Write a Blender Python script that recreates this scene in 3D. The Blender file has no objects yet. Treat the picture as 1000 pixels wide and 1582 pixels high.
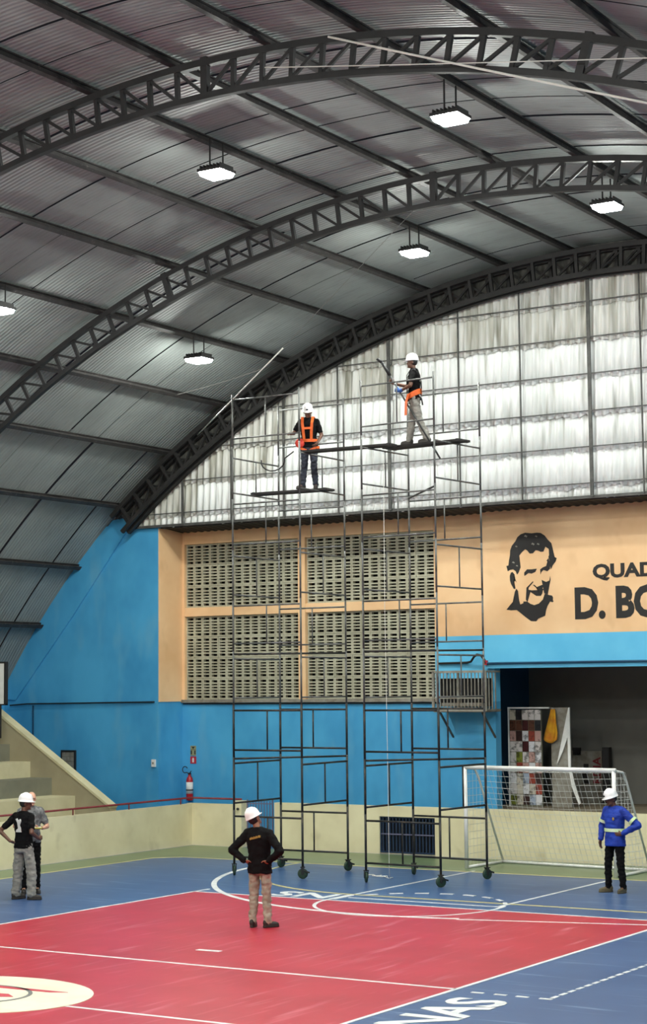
import bpy, bmesh, math, random
from mathutils import Vector, Matrix, noise
random.seed(7)
PI = math.pi
R = math.radians
sc = bpy.context.scene
COL = sc.collection

# ------------------------------------------------------------------ camera
def make_camera():
    yaw, pit, roll = R(32.126), R(5.46), R(-0.541)
    fwd = Vector((-math.sin(yaw) * math.cos(pit), math.cos(yaw) * math.cos(pit), math.sin(pit)))
    right = Vector((math.cos(yaw), math.sin(yaw), 0))
    up = right.cross(fwd)
    r2 = right * math.cos(roll) + up * math.sin(roll)
    u2 = -right * math.sin(roll) + up * math.cos(roll)
    cd = bpy.data.cameras.new('camera')
    cd.sensor_fit = 'VERTICAL'
    cd.sensor_height = 24.0
    cd.lens = 24.0 * 2815.9 / 1582.0
    cd.clip_start = 0.1
    cd.clip_end = 300
    co = bpy.data.objects.new('camera', cd)
    COL.objects.link(co)
    m = Matrix((r2, u2, -fwd)).transposed().to_4x4()
    m.translation = Vector((0, 0, 3.6))
    co.matrix_world = m
    sc.camera = co
make_camera()

# ------------------------------------------------------------------ world (night outside) and exposure
w = bpy.data.worlds.new('night_sky')
sc.world = w
w.use_nodes = True
w.node_tree.nodes['Background'].inputs[0].default_value = (0.004, 0.004, 0.005, 1)
w.node_tree.nodes['Background'].inputs[1].default_value = 1.0
sc.view_settings.view_transform = 'Standard'
sc.view_settings.look = 'None'
sc.view_settings.gamma = 1.0
sc.view_settings.use_curve_mapping = False
sc.view_settings.exposure = 1.36
LAMP_STRENGTH = 215.0

# ------------------------------------------------------------------ materials
MATS = {}
def lin(c):
    return tuple(((v / 255.0) / 12.92) if v <= 10 else (((v / 255.0) + 0.055) / 1.055) ** 2.4 for v in c)
def mat(name, rgb, rough=0.6, metal=0.0, var=0.12, scale=3.0, stretch=(1, 1, 1), rgb2=None, lo=0.35, hi=0.7,
        bump=0.0, bscale=30.0, spec=0.5, fine=None, emit=None, rough2=None):
    """procedural surface: base colour mixed by noise with a second colour, optional fine noise, bump and roughness variation"""
    m = bpy.data.materials.new(name)
    m.use_nodes = True
    nt = m.node_tree
    N, L = nt.nodes, nt.links
    b = N['Principled BSDF']
    b.inputs['Roughness'].default_value = rough
    b.inputs['Metallic'].default_value = metal
    b.inputs['Specular IOR Level'].default_value = spec
    c1 = lin(rgb)
    c2 = lin(rgb2) if rgb2 else tuple(v * (1 - var) for v in c1)
    geo = N.new('ShaderNodeNewGeometry')
    mp = N.new('ShaderNodeMapping')
    mp.inputs['Scale'].default_value = stretch
    L.new(geo.outputs['Position'], mp.inputs['Vector'])
    nz = N.new('ShaderNodeTexNoise')
    nz.inputs['Scale'].default_value = scale
    nz.inputs['Detail'].default_value = 3
    nz.inputs['Roughness'].default_value = 0.6
    L.new(mp.outputs[0], nz.inputs['Vector'])
    rp = N.new('ShaderNodeMapRange')
    rp.inputs[1].default_value = lo
    rp.inputs[2].default_value = hi
    L.new(nz.outputs['Fac'], rp.inputs[0])
    mx = N.new('ShaderNodeMix')
    mx.data_type = 'RGBA'
    mx.inputs[6].default_value = (*c1, 1)
    mx.inputs[7].default_value = (*c2, 1)
    L.new(rp.outputs[0], mx.inputs[0])
    out = mx.outputs[2]
    if fine:   # (scale, stretch, colour, lo, hi, strength)
        mp2 = N.new('ShaderNodeMapping')
        mp2.inputs['Scale'].default_value = fine[1]
        if len(fine) > 6:
            mp2.inputs['Rotation'].default_value = fine[6]
        L.new(geo.outputs['Position'], mp2.inputs['Vector'])
        n2 = N.new('ShaderNodeTexNoise')
        n2.inputs['Scale'].default_value = fine[0]
        n2.inputs['Detail'].default_value = 2
        L.new(mp2.outputs[0], n2.inputs['Vector'])
        r2 = N.new('ShaderNodeMapRange')
        r2.inputs[1].default_value = fine[3]
        r2.inputs[2].default_value = fine[4]
        r2.inputs[3].default_value = 0
        r2.inputs[4].default_value = fine[5]
        L.new(n2.outputs['Fac'], r2.inputs[0])
        m2 = N.new('ShaderNodeMix')
        m2.data_type = 'RGBA'
        m2.inputs[7].default_value = (*lin(fine[2]), 1)
        L.new(out, m2.inputs[6])
        L.new(r2.outputs[0], m2.inputs[0])
        out = m2.outputs[2]
    L.new(out, b.inputs['Base Color'])
    if rough2 is not None:
        rr = N.new('ShaderNodeMapRange')
        rr.inputs[1].default_value = 0.3
        rr.inputs[2].default_value = 0.7
        rr.inputs[3].default_value = rough
        rr.inputs[4].default_value = rough2
        L.new(nz.outputs['Fac'], rr.inputs[0])
        L.new(rr.outputs[0], b.inputs['Roughness'])
    if bump:
        nb = N.new('ShaderNodeTexNoise')
        nb.inputs['Scale'].default_value = bscale
        nb.inputs['Detail'].default_value = 4
        L.new(geo.outputs['Position'], nb.inputs['Vector'])
        bp = N.new('ShaderNodeBump')
        bp.inputs['Strength'].default_value = bump
        bp.inputs['Distance'].default_value = 0.02
        L.new(nb.outputs['Fac'], bp.inputs['Height'])
        L.new(bp.outputs[0], b.inputs['Normal'])
    if emit:
        b.inputs['Emission Color'].default_value = (*emit[0], 1)
        b.inputs['Emission Strength'].default_value = emit[1]
    MATS[name] = m
    return m

mat('roof_metal', (146, 153, 150), 0.6, 0.1, rgb2=(126, 132, 130), scale=0.7, lo=0.3, hi=0.75,
    fine=(2.0, (1, 6, 1), (96, 92, 90), 0.55, 0.85, 0.5))
mat('truss_steel', (38, 38, 39), 0.6, 0.1, rgb2=(26, 26, 27), scale=4)
mat('purlin_steel', (56, 53, 52), 0.6, 0.1, rgb2=(34, 32, 32), scale=5, stretch=(1, 1, 1), fine=(14, (1, 1, 1), (120, 116, 110), 0.62, 0.8, 0.6))
mat('rear_truss_steel', (40, 39, 38), 0.7, 0.1, rgb2=(26, 26, 26), scale=4)
mat('gable_sheet', (244, 247, 245), 0.7, 0, rgb2=(220, 225, 221), scale=1.1, stretch=(2.4, 2.4, 0.5), lo=0.4, hi=0.75,
    fine=(1.2, (5.0, 5.0, 0.40), (140, 142, 126), 0.58, 0.76, 0.75))
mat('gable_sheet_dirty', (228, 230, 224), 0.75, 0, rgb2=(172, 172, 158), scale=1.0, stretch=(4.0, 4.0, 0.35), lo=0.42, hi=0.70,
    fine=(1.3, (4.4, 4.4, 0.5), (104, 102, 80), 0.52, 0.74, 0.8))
mat('truss_shade_dark', (92, 92, 86), 0.8, 0, rgb2=(52, 52, 48), scale=1.4, stretch=(4, 4, 0.6), lo=0.35, hi=0.65)  # shade behind the rear truss, put into the colour
mat('girt_steel', (62, 62, 60), 0.6, 0.1, rgb2=(90, 90, 86), scale=6)
mat('blue_paint', (76, 166, 212), 0.55, rgb2=(58, 144, 194), scale=0.8, stretch=(1, 1, 0.7),
    fine=(1.6, (1.5, 1.5, 0.5), (110, 172, 200), 0.56, 0.8, 0.5), bump=0.05)
mat('pale_blue_paint', (98, 188, 226), 0.55, rgb2=(84, 176, 218), scale=1.2)
mat('peach_paint', (238, 200, 154), 0.6, rgb2=(226, 182, 134), scale=0.9,
    fine=(2.2, (1, 1, 0.6), (196, 150, 104), 0.6, 0.85, 0.5))
mat('cobogo', (180, 178, 156), 0.8, rgb2=(154, 151, 130), scale=2.2, bump=0.1)
mat('cream_paint', (226, 218, 182), 0.65, rgb2=(208, 198, 160), scale=0.9,
    fine=(2.6, (1, 1, 0.8), (160, 146, 104), 0.60, 0.86, 0.55), bump=0.06)
mat('grey_riser', (122, 122, 104), 0.75, rgb2=(104, 104, 90), scale=1.5)
mat('cream_riser', (200, 194, 158), 0.7, rgb2=(182, 175, 140), scale=1.5)
mat('end_wall_cream', (160, 152, 124), 0.75, rgb2=(140, 132, 106), scale=0.9, bump=0.06)
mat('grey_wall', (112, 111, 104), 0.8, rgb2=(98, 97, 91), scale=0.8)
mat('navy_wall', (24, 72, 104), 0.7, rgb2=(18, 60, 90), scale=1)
mat('stage_floor', (120, 108, 88), 0.6, rgb2=(98, 88, 70), scale=2)
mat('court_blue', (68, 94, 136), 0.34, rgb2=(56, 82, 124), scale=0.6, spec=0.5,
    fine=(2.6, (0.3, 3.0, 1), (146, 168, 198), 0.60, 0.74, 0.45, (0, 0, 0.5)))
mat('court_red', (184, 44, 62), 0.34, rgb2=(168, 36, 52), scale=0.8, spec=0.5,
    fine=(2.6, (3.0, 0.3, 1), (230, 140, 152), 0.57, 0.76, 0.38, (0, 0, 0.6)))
mat('court_green', (110, 128, 92), 0.32, rgb2=(98, 116, 82), scale=1.0)
mat('line_white', (236, 236, 232), 0.35, rgb2=(206, 210, 212), scale=3)
mat('line_yellow', (216, 206, 140), 0.38, rgb2=(196, 188, 130), scale=3)
mat('logo_cream', (240, 232, 208), 0.35, rgb2=(230, 218, 190), scale=2)
mat('logo_grey', (120, 120, 116), 0.4)
mat('logo_red', (196, 60, 74), 0.4)
mat('scaffold_tube_grey', (104, 106, 104), 0.5, 0.4, rgb2=(70, 68, 64), scale=5, lo=0.45, hi=0.7)
mat('scaffold_tube', (48, 50, 50), 0.5, 0.55, rgb2=(86, 78, 68), scale=5, lo=0.5, hi=0.75)
mat('plank_dark', (48, 46, 44), 0.8, rgb2=(30, 29, 28), scale=5)
mat('caster_green', (38, 66, 46), 0.55, rgb2=(24, 40, 30), scale=30)
mat('black_rubber', (24, 24, 25), 0.6)
mat('black_paint', (28, 26, 25), 0.6)
mat('white_paint', (236, 236, 232), 0.4, rgb2=(220, 220, 216), scale=5)
mat('net_cord', (206, 208, 204), 0.7)
mat('rope_white', (226, 226, 218), 0.8)
mat('rope_grey', (120, 120, 116), 0.8)
mat('red_paint', (128, 34, 40), 0.45, rgb2=(104, 26, 32), scale=8)
mat('ext_red', (170, 22, 28), 0.35)
mat('sign_red', (182, 36, 46), 0.4)
mat('sign_khaki', (150, 150, 110), 0.6)
mat('grille_navy', (22, 40, 66), 0.5, rgb2=(30, 54, 84), scale=4)
mat('gate_grey', (112, 112, 140), 0.5, 0.2)
mat('cage_grey', (150, 148, 138), 0.6, 0.2, rgb2=(120, 112, 98), scale=6)
mat('dark_void', (14, 14, 15), 0.9)
mat('skin_dark', (104, 70, 52), 0.5, rgb2=(92, 60, 44), scale=8)
mat('skin_light', (206, 158, 132), 0.5, rgb2=(192, 140, 114), scale=8)
mat('skin_mid', (150, 104, 78), 0.5, rgb2=(136, 92, 68), scale=8)
mat('hair_black', (20, 18, 17), 0.6)
mat('hair_grey', (150, 144, 138), 0.7)
mat('cloth_black', (13, 13, 14), 0.9, spec=0.2, rgb2=(8, 8, 9), scale=9, bump=0.3, bscale=16)
mat('cloth_blue', (22, 62, 170), 0.75, rgb2=(16, 46, 140), scale=7, bump=0.3, bscale=14)
mat('cloth_grey_check', (118, 120, 120), 0.8, rgb2=(80, 82, 84), scale=12, lo=0.45, hi=0.55, bump=0.2, bscale=16)
mat('cloth_grey', (150, 148, 140), 0.85, rgb2=(122, 120, 112), scale=7, bump=0.5, bscale=11)
mat('cloth_beige', (172, 164, 146), 0.85, rgb2=(136, 128, 110), scale=7, bump=0.5, bscale=11)
mat('cloth_trouser_black', (12, 12, 13), 0.9, spec=0.2, rgb2=(8, 8, 8), scale=8, bump=0.3, bscale=12)
mat('cloth_denim', (44, 50, 62), 0.85, rgb2=(30, 34, 44), scale=9, bump=0.4, bscale=12)
mat('shoe_dark', (44, 38, 33), 0.6)
mat('shoe_olive', (98, 88, 62), 0.65, rgb2=(70, 62, 44), scale=12)
mat('helmet_white', (244, 244, 242), 0.3, rgb2=(236, 236, 234), scale=6)
mat('harness_orange', (228, 104, 30), 0.6, rgb2=(206, 84, 24), scale=14)
mat('harness_red', (206, 60, 44), 0.6)
mat('reflective_lime', (206, 236, 150), 0.4, rgb2=(220, 232, 214), scale=14)
mat('glove_blue', (52, 92, 160), 0.7)
mat('yellow_card', (222, 214, 70), 0.5)
mat('gold_print', (168, 138, 66), 0.5)
mat('print_white', (214, 214, 210), 0.6)
mat('cloth_amber', (214, 160, 28), 0.8, rgb2=(190, 110, 24), scale=4)
mat('eye_dark', (16, 14, 13), 0.3)
mat('lip_brown', (120, 66, 58), 0.5)
mat('pole_grey', (64, 66, 66), 0.5, 0.4)
mat('lamp_body', (60, 60, 60), 0.5, 0.4)
m_ = mat('lamp_lens', (255, 255, 250), 0.3, emit=((0.97, 1.0, 0.94), LAMP_STRENGTH))

# ------------------------------------------------------------------ geometry helpers
class MB:
    """collects shapes; build() links them as one mesh object"""
    def __init__(self):
        self.v = []
        self.f = []
    def add(self, vs, fs):
        o = len(self.v)
        self.v += [tuple(p) for p in vs]
        self.f += [tuple(i + o for i in f) for f in fs]
        return self
    def box(self, x0, x1, y0, y1, z0, z1):
        v = [(x, y, z) for z in (z0, z1) for y in (y0, y1) for x in (x0, x1)]
        return self.add(v, [(0, 2, 3, 1), (4, 5, 7, 6), (0, 1, 5, 4), (2, 6, 7, 3), (0, 4, 6, 2), (1, 3, 7, 5)])
    def bar(self, p0, p1, wd, ht, up=(0, 0, 1)):
        p0, p1 = Vector(p0), Vector(p1)
        d = (p1 - p0).normalized()
        u = Vector(up)
        s = d.cross(u)
        if s.length < 1e-4:
            s = d.cross(Vector((0, 1, 0)))
        s.normalize()
        u = s.cross(d)
        v = []
        for p in (p0, p1):
            for a, b in ((-1, -1), (1, -1), (1, 1), (-1, 1)):
                v.append(p + s * (a * wd / 2) + u * (b * ht / 2))
        return self.add(v, [(3, 2, 1, 0), (4, 5, 6, 7), (0, 1, 5, 4), (1, 2, 6, 5), (2, 3, 7, 6), (3, 0, 4, 7)])
    def tube(self, pts, r, n=8, r1=None, closed=False):
        pts = [Vector(p) for p in pts]
        m = len(pts)
        vs, fs = [], []
        prev = None
        for i, p in enumerate(pts):
            a = pts[(i - 1) % m] if (closed or i > 0) else p
            b = pts[(i + 1) % m] if (closed or i < m - 1) else p
            d = (b - a).normalized()
            s = d.cross(prev if prev is not None else (Vector((0, 0, 1)) if abs(d.z) < 0.9 else Vector((1, 0, 0))))
            if s.length < 1e-5:
                s = d.orthogonal()
            s.normalize()
            u = s.cross(d)
            prev = u
            rr = r if r1 is None else r + (r1 - r) * i / max(1, m - 1)
            for k in range(n):
                t = 2 * PI * k / n
                vs.append(p + s * (rr * math.cos(t)) + u * (rr * math.sin(t)))
        last = m if closed else m - 1
        for i in range(last):
            j = (i + 1) % m
            for k in range(n):
                k2 = (k + 1) % n
                fs.append((i * n + k, i * n + k2, j * n + k2, j * n + k))
        if not closed:
            fs.append(tuple(reversed(range(n))))
            fs.append(tuple((m - 1) * n + k for k in range(n)))
        return self.add(vs, fs)
    def lathe(self, prof, n=24, origin=(0, 0, 0), axis='z', sx=1.0, sy=1.0):
        ox, oy, oz = origin
        vs, fs = [], []
        for (r, z) in prof:
            for k in range(n):
                t = 2 * PI * k / n
                a, b = r * math.cos(t) * sx, r * math.sin(t) * sy
                vs.append((ox + a, oy + b, oz + z) if axis == 'z' else ((ox + z, oy + a, oz + b) if axis == 'x' else (ox + a, oy + z, oz + b)))
        for i in range(len(prof) - 1):
            for k in range(n):
                k2 = (k + 1) % n
                fs.append((i * n + k, i * n + k2, (i + 1) * n + k2, (i + 1) * n + k))
        if prof[0][0] > 1e-6:
            fs.append(tuple(reversed(range(n))))
        if prof[-1][0] > 1e-6:
            fs.append(tuple((len(prof) - 1) * n + k for k in range(n)))
        return self.add(vs, fs)
    def prism_y(self, poly, y0, y1):
        """polygon of (x, z) pulled along y"""
        n = len(poly)
        vs = [(x, y0, z) for x, z in poly] + [(x, y1, z) for x, z in poly]
        fs = [tuple(range(n)), tuple(reversed(range(n, 2 * n)))]
        fs += [(i, i + n, (i + 1) % n + n, (i + 1) % n) for i in range(n)]
        return self.add(vs, fs)
    def prism_z(self, poly, z0, z1):
        n = len(poly)
        vs = [(x, y, z0) for x, y in poly] + [(x, y, z1) for x, y in poly]
        fs = [tuple(reversed(range(n))), tuple(range(n, 2 * n))]
        fs += [(i, (i + 1) % n, (i + 1) % n + n, i + n) for i in range(n)]
        return self.add(vs, fs)
    def capsule(self, p0, p1, r0, r1, n=12):
        p0, p1 = Vector(p0), Vector(p1)
        d = p1 - p0
        ln = max(d.length, 1e-5)
        d = d / ln if d.length > 1e-5 else Vector((0, 0, 1))
        s = d.orthogonal().normalized()
        u = d.cross(s)
        rings = [(p0 - d * r0 * math.sin(t), r0 * math.cos(t)) for t in (R(80), R(50), R(25), 0)]
        rings += [(p1 + d * r1 * math.sin(t), r1 * math.cos(t)) for t in (0, R(25), R(50), R(80))]
        vs, fs = [], []
        for c, rr in rings:
            for k in range(n):
                t = 2 * PI * k / n
                vs.append(c + s * (rr * math.cos(t)) + u * (rr * math.sin(t)))
        for i in range(len(rings) - 1):
            for k in range(n):
                k2 = (k + 1) % n
                fs.append((i * n + k, i * n + k2, (i + 1) * n + k2, (i + 1) * n + k))
        fs.append(tuple(reversed(range(n))))
        fs.append(tuple((len(rings) - 1) * n + k for k in range(n)))
        return self.add(vs, fs)
    def ell(self, c, rad, rot=None, n=16, m=10):
        c = Vector(c)
        vs, fs = [], []
        for i in range(1, m):
            t = PI * i / m
            for k in range(n):
                p = 2 * PI * k / n
                q = Vector((rad[0] * math.sin(t) * math.cos(p), rad[1] * math.sin(t) * math.sin(p), rad[2] * math.cos(t)))
                if rot is not None:
                    q = rot @ q
                vs.append(c + q)
        for s_ in (1, -1):
            q = Vector((0, 0, rad[2] * s_))
            if rot is not None:
                q = rot @ q
            vs.append(c + q)
        for i in range(m - 2):
            for k in range(n):
                k2 = (k + 1) % n
                fs.append((i * n + k, (i + 1) * n + k, (i + 1) * n + k2, i * n + k2))
        t0, b0 = (m - 1) * n, (m - 1) * n + 1
        for k in range(n):
            k2 = (k + 1) % n
            fs.append((t0, k, k2))
            fs.append((b0, (m - 2) * n + k2, (m - 2) * n + k))
        return self.add(vs, fs)
    def loft(self, secs, n=24, warp=None):
        """closed stack of ellipses (z, rx, ry, cx, cy)"""
        vs, fs = [], []
        for (z, rx, ry, cx, cy) in secs:
            for k in range(n):
                t = 2 * PI * k / n
                ct, st = math.cos(t), math.sin(t)
                e = 0.85
                x = cx + rx * math.copysign(abs(ct) ** e, ct)
                y = cy + ry * math.copysign(abs(st) ** e, st)
                p = Vector((x, y, z))
                vs.append(warp(p) if warp else p)
        for i in range(len(secs) - 1):
            for k in range(n):
                k2 = (k + 1) % n
                fs.append((i * n + k, i * n + k2, (i + 1) * n + k2, (i + 1) * n + k))
        fs.append(tuple(reversed(range(n))))
        fs.append(tuple((len(secs) - 1) * n + k for k in range(n)))
        return self.add(vs, fs)
    def mesh(self, name, smooth=False):
        me = bpy.data.meshes.new(name)
        me.from_pydata(self.v, [], self.f)
        if smooth:
            for p in me.polygons:
                p.use_smooth = True
        me.update()
        return me
    def build(self, name, m, parent=None, smooth=False, loc=None):
        return link(name, self.mesh(name, smooth), m, parent, loc)

def link(name, me, m=None, parent=None, loc=None):
    o = bpy.data.objects.new(name, me)
    COL.objects.link(o)
    if m is not None and len(me.materials) == 0:
        me.materials.append(MATS[m])
    if parent is not None:
        o.parent = parent
    if loc is not None:
        o.location = loc
    return o
def tag(o, label, cat, group=None):
    o['label'] = label
    o['category'] = cat
    if group:
        o['group'] = group
    return o
def struct(o, label=None, cat=None):
    o['kind'] = 'structure'
    if label:
        o['label'] = label
    if cat:
        o['category'] = cat
    return o
def empty(name, loc=(0, 0, 0), rz=0.0, parent=None):
    o = bpy.data.objects.new(name, None)
    COL.objects.link(o)
    o.location = loc
    o.rotation_euler = (0, 0, rz)
    o.empty_display_size = 0.1
    if parent is not None:
        o.parent = parent
    return o
def box(name, m, parent, *b):
    return MB().box(*b).build(name, m, parent)

# ------------------------------------------------------------------ place constants (metres)
XC, ZC = -14.5, -6.9            # centre of the roof arch
RO, RI = 19.39, 18.80           # outer / inner chord radius
RS = 19.545                     # roof sheet
TRUSS_Y = (20.47, 27.40, 34.12)
YG = 34.35                      # gable / blue pier plane
Y2 = 35.30                      # recessed window wall
def arc(r, deg, y=0.0):
    return Vector((XC + r * math.sin(R(deg)), y, ZC + r * math.cos(R(deg))))
PURL = [2.4, 6.9, 12.4, 18.0, 23.6, 29.2, 34.7, 40.35, 46.3, 51.7]
PURL = [-a for a in reversed(PURL)] + PURL
ORD = ['first', 'second', 'third', 'fourth', 'fifth', 'sixth', 'seventh', 'eighth', 'ninth', 'tenth', 'eleventh', 'twelfth', 'thirteenth', 'fourteenth', 'fifteenth', 'sixteenth', 'seventeenth', 'eighteenth', 'nineteenth', 'twentieth']

# ================================================================== SETTING
# ---- floor and painted court
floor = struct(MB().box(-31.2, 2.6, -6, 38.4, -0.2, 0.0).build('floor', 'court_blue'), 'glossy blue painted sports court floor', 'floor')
def paint(name, poly, m, z):
    return MB().prism_z(poly, 0.0, z).build(name, m, floor)
def rect(x0, x1, y0, y1):
    return [(x0, y0), (x1, y0), (x1, y1), (x0, y1)]
def strip(name, p0, p1, wd, m='line_white', z=0.006):
    p0, p1 = Vector((*p0, 0)), Vector((*p1, 0))
    d = (p1 - p0).normalized()
    s = Vector((-d.y, d.x, 0)) * wd / 2
    return paint(name, [(p0 - s)[:2], (p1 - s)[:2], (p1 + s)[:2], (p0 + s)[:2]], m, z)
def arc_strip(name, c, r, a0, a1, wd, m='line_white', z=0.007, n=40, ry=None):
    ry = ry or r
    b = MB()
    vs, fs = [], []
    for i in range(n + 1):
        t = R(a0 + (a1 - a0) * i / n)
        for q in (-wd / 2, wd / 2):
            for zz in (0.0, z):
                vs.append((c[0] + (r + q) * math.cos(t), c[1] + (ry + q) * math.sin(t), zz))
    for i in range(n):
        a, e = i * 4, i * 4 + 4
        fs += [(a + 1, a + 3, e + 3, e + 1), (a, a + 1, e + 1, e), (a + 3, a + 2, e + 2, e + 3)]
    b.add(vs, fs)
    return b.build(name, m, floor)
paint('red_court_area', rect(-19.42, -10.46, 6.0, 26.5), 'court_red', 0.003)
paint('green_border', [(-25.08, 5.0), (-24.0, 5.0), (-24.0, 31.3), (-23.55, 31.75), (-2.0, 31.75), (-2.0, 34.2), (-25.08, 34.2)], 'court_green', 0.003)
paint('green_border', rect(-3.2, -2.0, 5.0, 31.75), 'court_green', 0.003)
strip('yellow_edge_line', (-24.0, 5.0), (-24.0, 31.3), 0.06, 'line_yellow')
strip('yellow_edge_line', (-24.0, 31.3), (-23.55, 31.75), 0.06, 'line_yellow')
strip('yellow_edge_line', (-23.55, 31.75), (-2.0, 31.75), 0.06, 'line_yellow')
strip('court_line', (-19.42, 6.0), (-19.42, 26.95), 0.06)
strip('court_line', (-10.46, 6.0), (-10.46, 26.53), 0.06)
strip('court_line', (-19.45, 26.5), (-10.43, 26.5), 0.06)
strip('court_line', (-19.42, 19.62), (-10.46, 19.52), 0.06)
strip('court_line', (-13.8, 16.35), (-10.46, 16.35), 0.06)
strip('court_dash', (-15.12, 20.70), (-14.74, 20.72), 0.10)
for x in (-10.2, -9.9, -9.62, -9.32):
    strip('court_dash', (x, 19.42), (x + 0.16, 19.42), 0.055)
for i in range(24):
    y = 19.5 + i * 0.235
    strip('court_dash', (-9.2, y), (-9.2, y + 0.15), 0.055)
# large white arc around the goal area, and the yellow goal-area line
arc_strip('court_arc', (-15.05, 31.6), 6.0, 186, 285, 0.10, ry=6.5)
strip('court_line', (-13.5, 25.25), (-10.5, 26.05), 0.06)
strip('court_line', (-10.5, 26.05), (-9.0, 26.9), 0.06)
arc_strip('yellow_arc', (-16.6, 31.75), 4.0, 180, 270, 0.06, 'line_yellow', ry=4.35)
strip('yellow_line', (-16.6, 27.40), (-9.0, 27.40), 0.06, 'line_yellow', 0.0065)
# basketball lane
strip('court_line', (-16.66, 31.9), (-16.66, 27.0), 0.06)
strip('court_line', (-13.66, 31.4), (-13.66, 27.0), 0.06)
strip('court_line', (-16.5, 26.98), (-13.6, 26.98), 0.05)
arc_strip('court_arc', (-15.1, 26.62), 1.56, 168, 372, 0.06, ry=1.64, z=0.009)
for i in range(9):
    a = 150 - i * 16.5
    arc_strip('court_dash', (-15.1, 26.62), 1.56, a, a - 9, 0.07, n=4, ry=1.6, z=0.008)
# logo disc on the court centre
disc = [(-15.3 + 1.52 * math.cos(2 * PI * k / 64), 16.45 + 1.25 * math.sin(2 * PI * k / 64)) for k in range(64)]
paint('logo_disc', disc, 'logo_cream', 0.010)
arc_strip('logo_ring', (-15.3, 16.45), 0.72, 0, 360, 0.05, 'logo_grey', z=0.014, ry=0.60)
paint('logo_mark', [(-15.75, 16.62), (-15.0, 16.35), (-14.72, 16.5), (-14.9, 16.62), (-15.2, 16.58), (-15.5, 16.8)], 'logo_red', 0.014)
paint('logo_mark', [(-15.6, 16.9), (-14.55, 16.95), (-14.35, 17.05), (-15.4, 17.02)], 'logo_red', 0.014)

def text_mesh(name, body, size, m, parent, mw, extrude=0.004, bold=0.0, xs=1.0):
    cu = bpy.data.curves.new(name, 'FONT')
    cu.body = body
    cu.size = size
    cu.extrude = extrude
    cu.offset = bold
    cu.resolution_u = 3
    o = bpy.data.objects.new(name, cu)
    COL.objects.link(o)
    dg = bpy.context.evaluated_depsgraph_get()
    me = bpy.data.meshes.new_from_object(o.evaluated_get(dg))
    bpy.data.objects.remove(o)
    me.transform(mw @ Matrix.Diagonal((xs, 1, 1, 1)))
    me.materials.clear()
    return link(name, me, m, parent)
def basis(o, xd, yd):
    xd, yd = Vector(xd).normalized(), Vector(yd).normalized()
    m = Matrix((xd, yd, xd.cross(yd))).transposed().to_4x4()
    m.translation = Vector(o)
    return m
text_mesh('court_lettering', 'NAS', 0.98, 'line_white', floor, basis((-9.50, 17.08, 0.004), (0, 1, 0), (-1, 0, 0)), 0.003, 0.022, 1.06)
text_mesh('court_lettering', 'INS', 0.86, 'line_white', floor, basis((-16.52, 27.27, 0.004), (-1, 0, 0), (0, -1, 0)), 0.003, 0.018, 1.16)

# ---- side and rear walls of the hall
wl = struct(box('wall_left', 'blue_paint', None, -31.2, -31.0, -6, 34.35, 0, 4.2), 'blue painted side wall under the left roof edge', 'wall')
struct(box('wall_right', 'blue_paint', None, 2.0, 2.2, -6, 38, 0, 4.2), 'blue painted side wall under the right roof edge', 'wall')
struct(box('wall_front', 'peach_paint', None, -31.0, 2.0, -6.2, -6.0, 0, 12.5), 'painted end wall of the hall opposite the scaffolding', 'wall')

# blue pier filling the corner between roof and window recess
pier = [(-26.2, 0.0), (-26.2, 7.40), (-26.95, 7.45), (-27.28, 7.66)]
pier += [(arc(RS, a).x, arc(RS, a).z) for a in (-42, -44, -46, -48, -50, -52, -54, -56, -57.2)]
pier += [(-31.0, 3.4), (-31.0, 0.0)]
wpier = struct(MB().prism_y(list(reversed(pier)), YG, 36.2).build('wall_back_corner', 'blue_paint'), 'tall blue painted corner wall with a slanting roof edge', 'wall')
band = [(-27.05, 7.42)] + [(arc(RS, a).x, arc(RS, a).z) for a in (-42.6, -44, -46, -48, -50, -52, -54, -56, -57.0)] + [(-30.95, 3.35), (-30.6, 3.33), (-28.82, 5.31)]
MB().prism_y(list(reversed(band)), YG - 0.05, YG + 0.01).build('sloping_band', 'blue_paint', wpier)
box('reveal_panel', 'peach_paint', wpier, -26.2, -26.185, YG + 0.005, Y2 + 0.01, 3.27, 7.36)
MB().tube([(-30.75, YG - 0.07, 3.2), (-30.2, YG - 0.07, 3.235), (-26.3, YG - 0.03, 3.27)], 0.02, 6).build('wall_cable', 'black_rubber', wpier)
box('conduit', 'navy_wall', wpier, -30.06, -30.03, YG - 0.03, YG + 0.01, 1.5, 3.2)

# recessed window wall
wb = struct(box('wall_back', 'blue_paint', None, -26.2, -17.85, Y2, Y2 + 0.25, 0, 3.24), 'blue lower wall behind the scaffold towers', 'wall')
box('wall_panel', 'pale_blue_paint', wb, -19.30, -17.85, Y2, Y2 + 0.25, 3.24, 4.66)
box('wall_panel', 'peach_paint', wb, -19.30, -17.85, Y2, Y2 + 0.25, 4.66, 7.36)
box('lintel', 'peach_paint', wb, -26.2, -19.30, Y2 - 0.015, Y2 + 0.25, 7.02, 7.36)
box('mullion_post', 'peach_paint', wb, -22.85, -22.66, Y2 - 0.05, Y2 + 0.25, 3.30, 7.03)
box('mid_beam', 'peach_paint', wb, -26.2, -22.85, Y2 - 0.02, Y2 + 0.25, 5.29, 5.50)
box('mid_beam', 'peach_paint', wb, -22.66, -19.30, Y2 - 0.02, Y2 + 0.25, 5.29, 5.50)
box('reveal_post', 'peach_paint', wb, -26.2, -26.11, Y2 - 0.03, Y2 + 0.25, 3.30, 7.03)
box('sill', 'cage_grey', wb, -26.2, -19.25, Y2 - 0.07, Y2 + 0.25, 3.24, 3.31)
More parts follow.
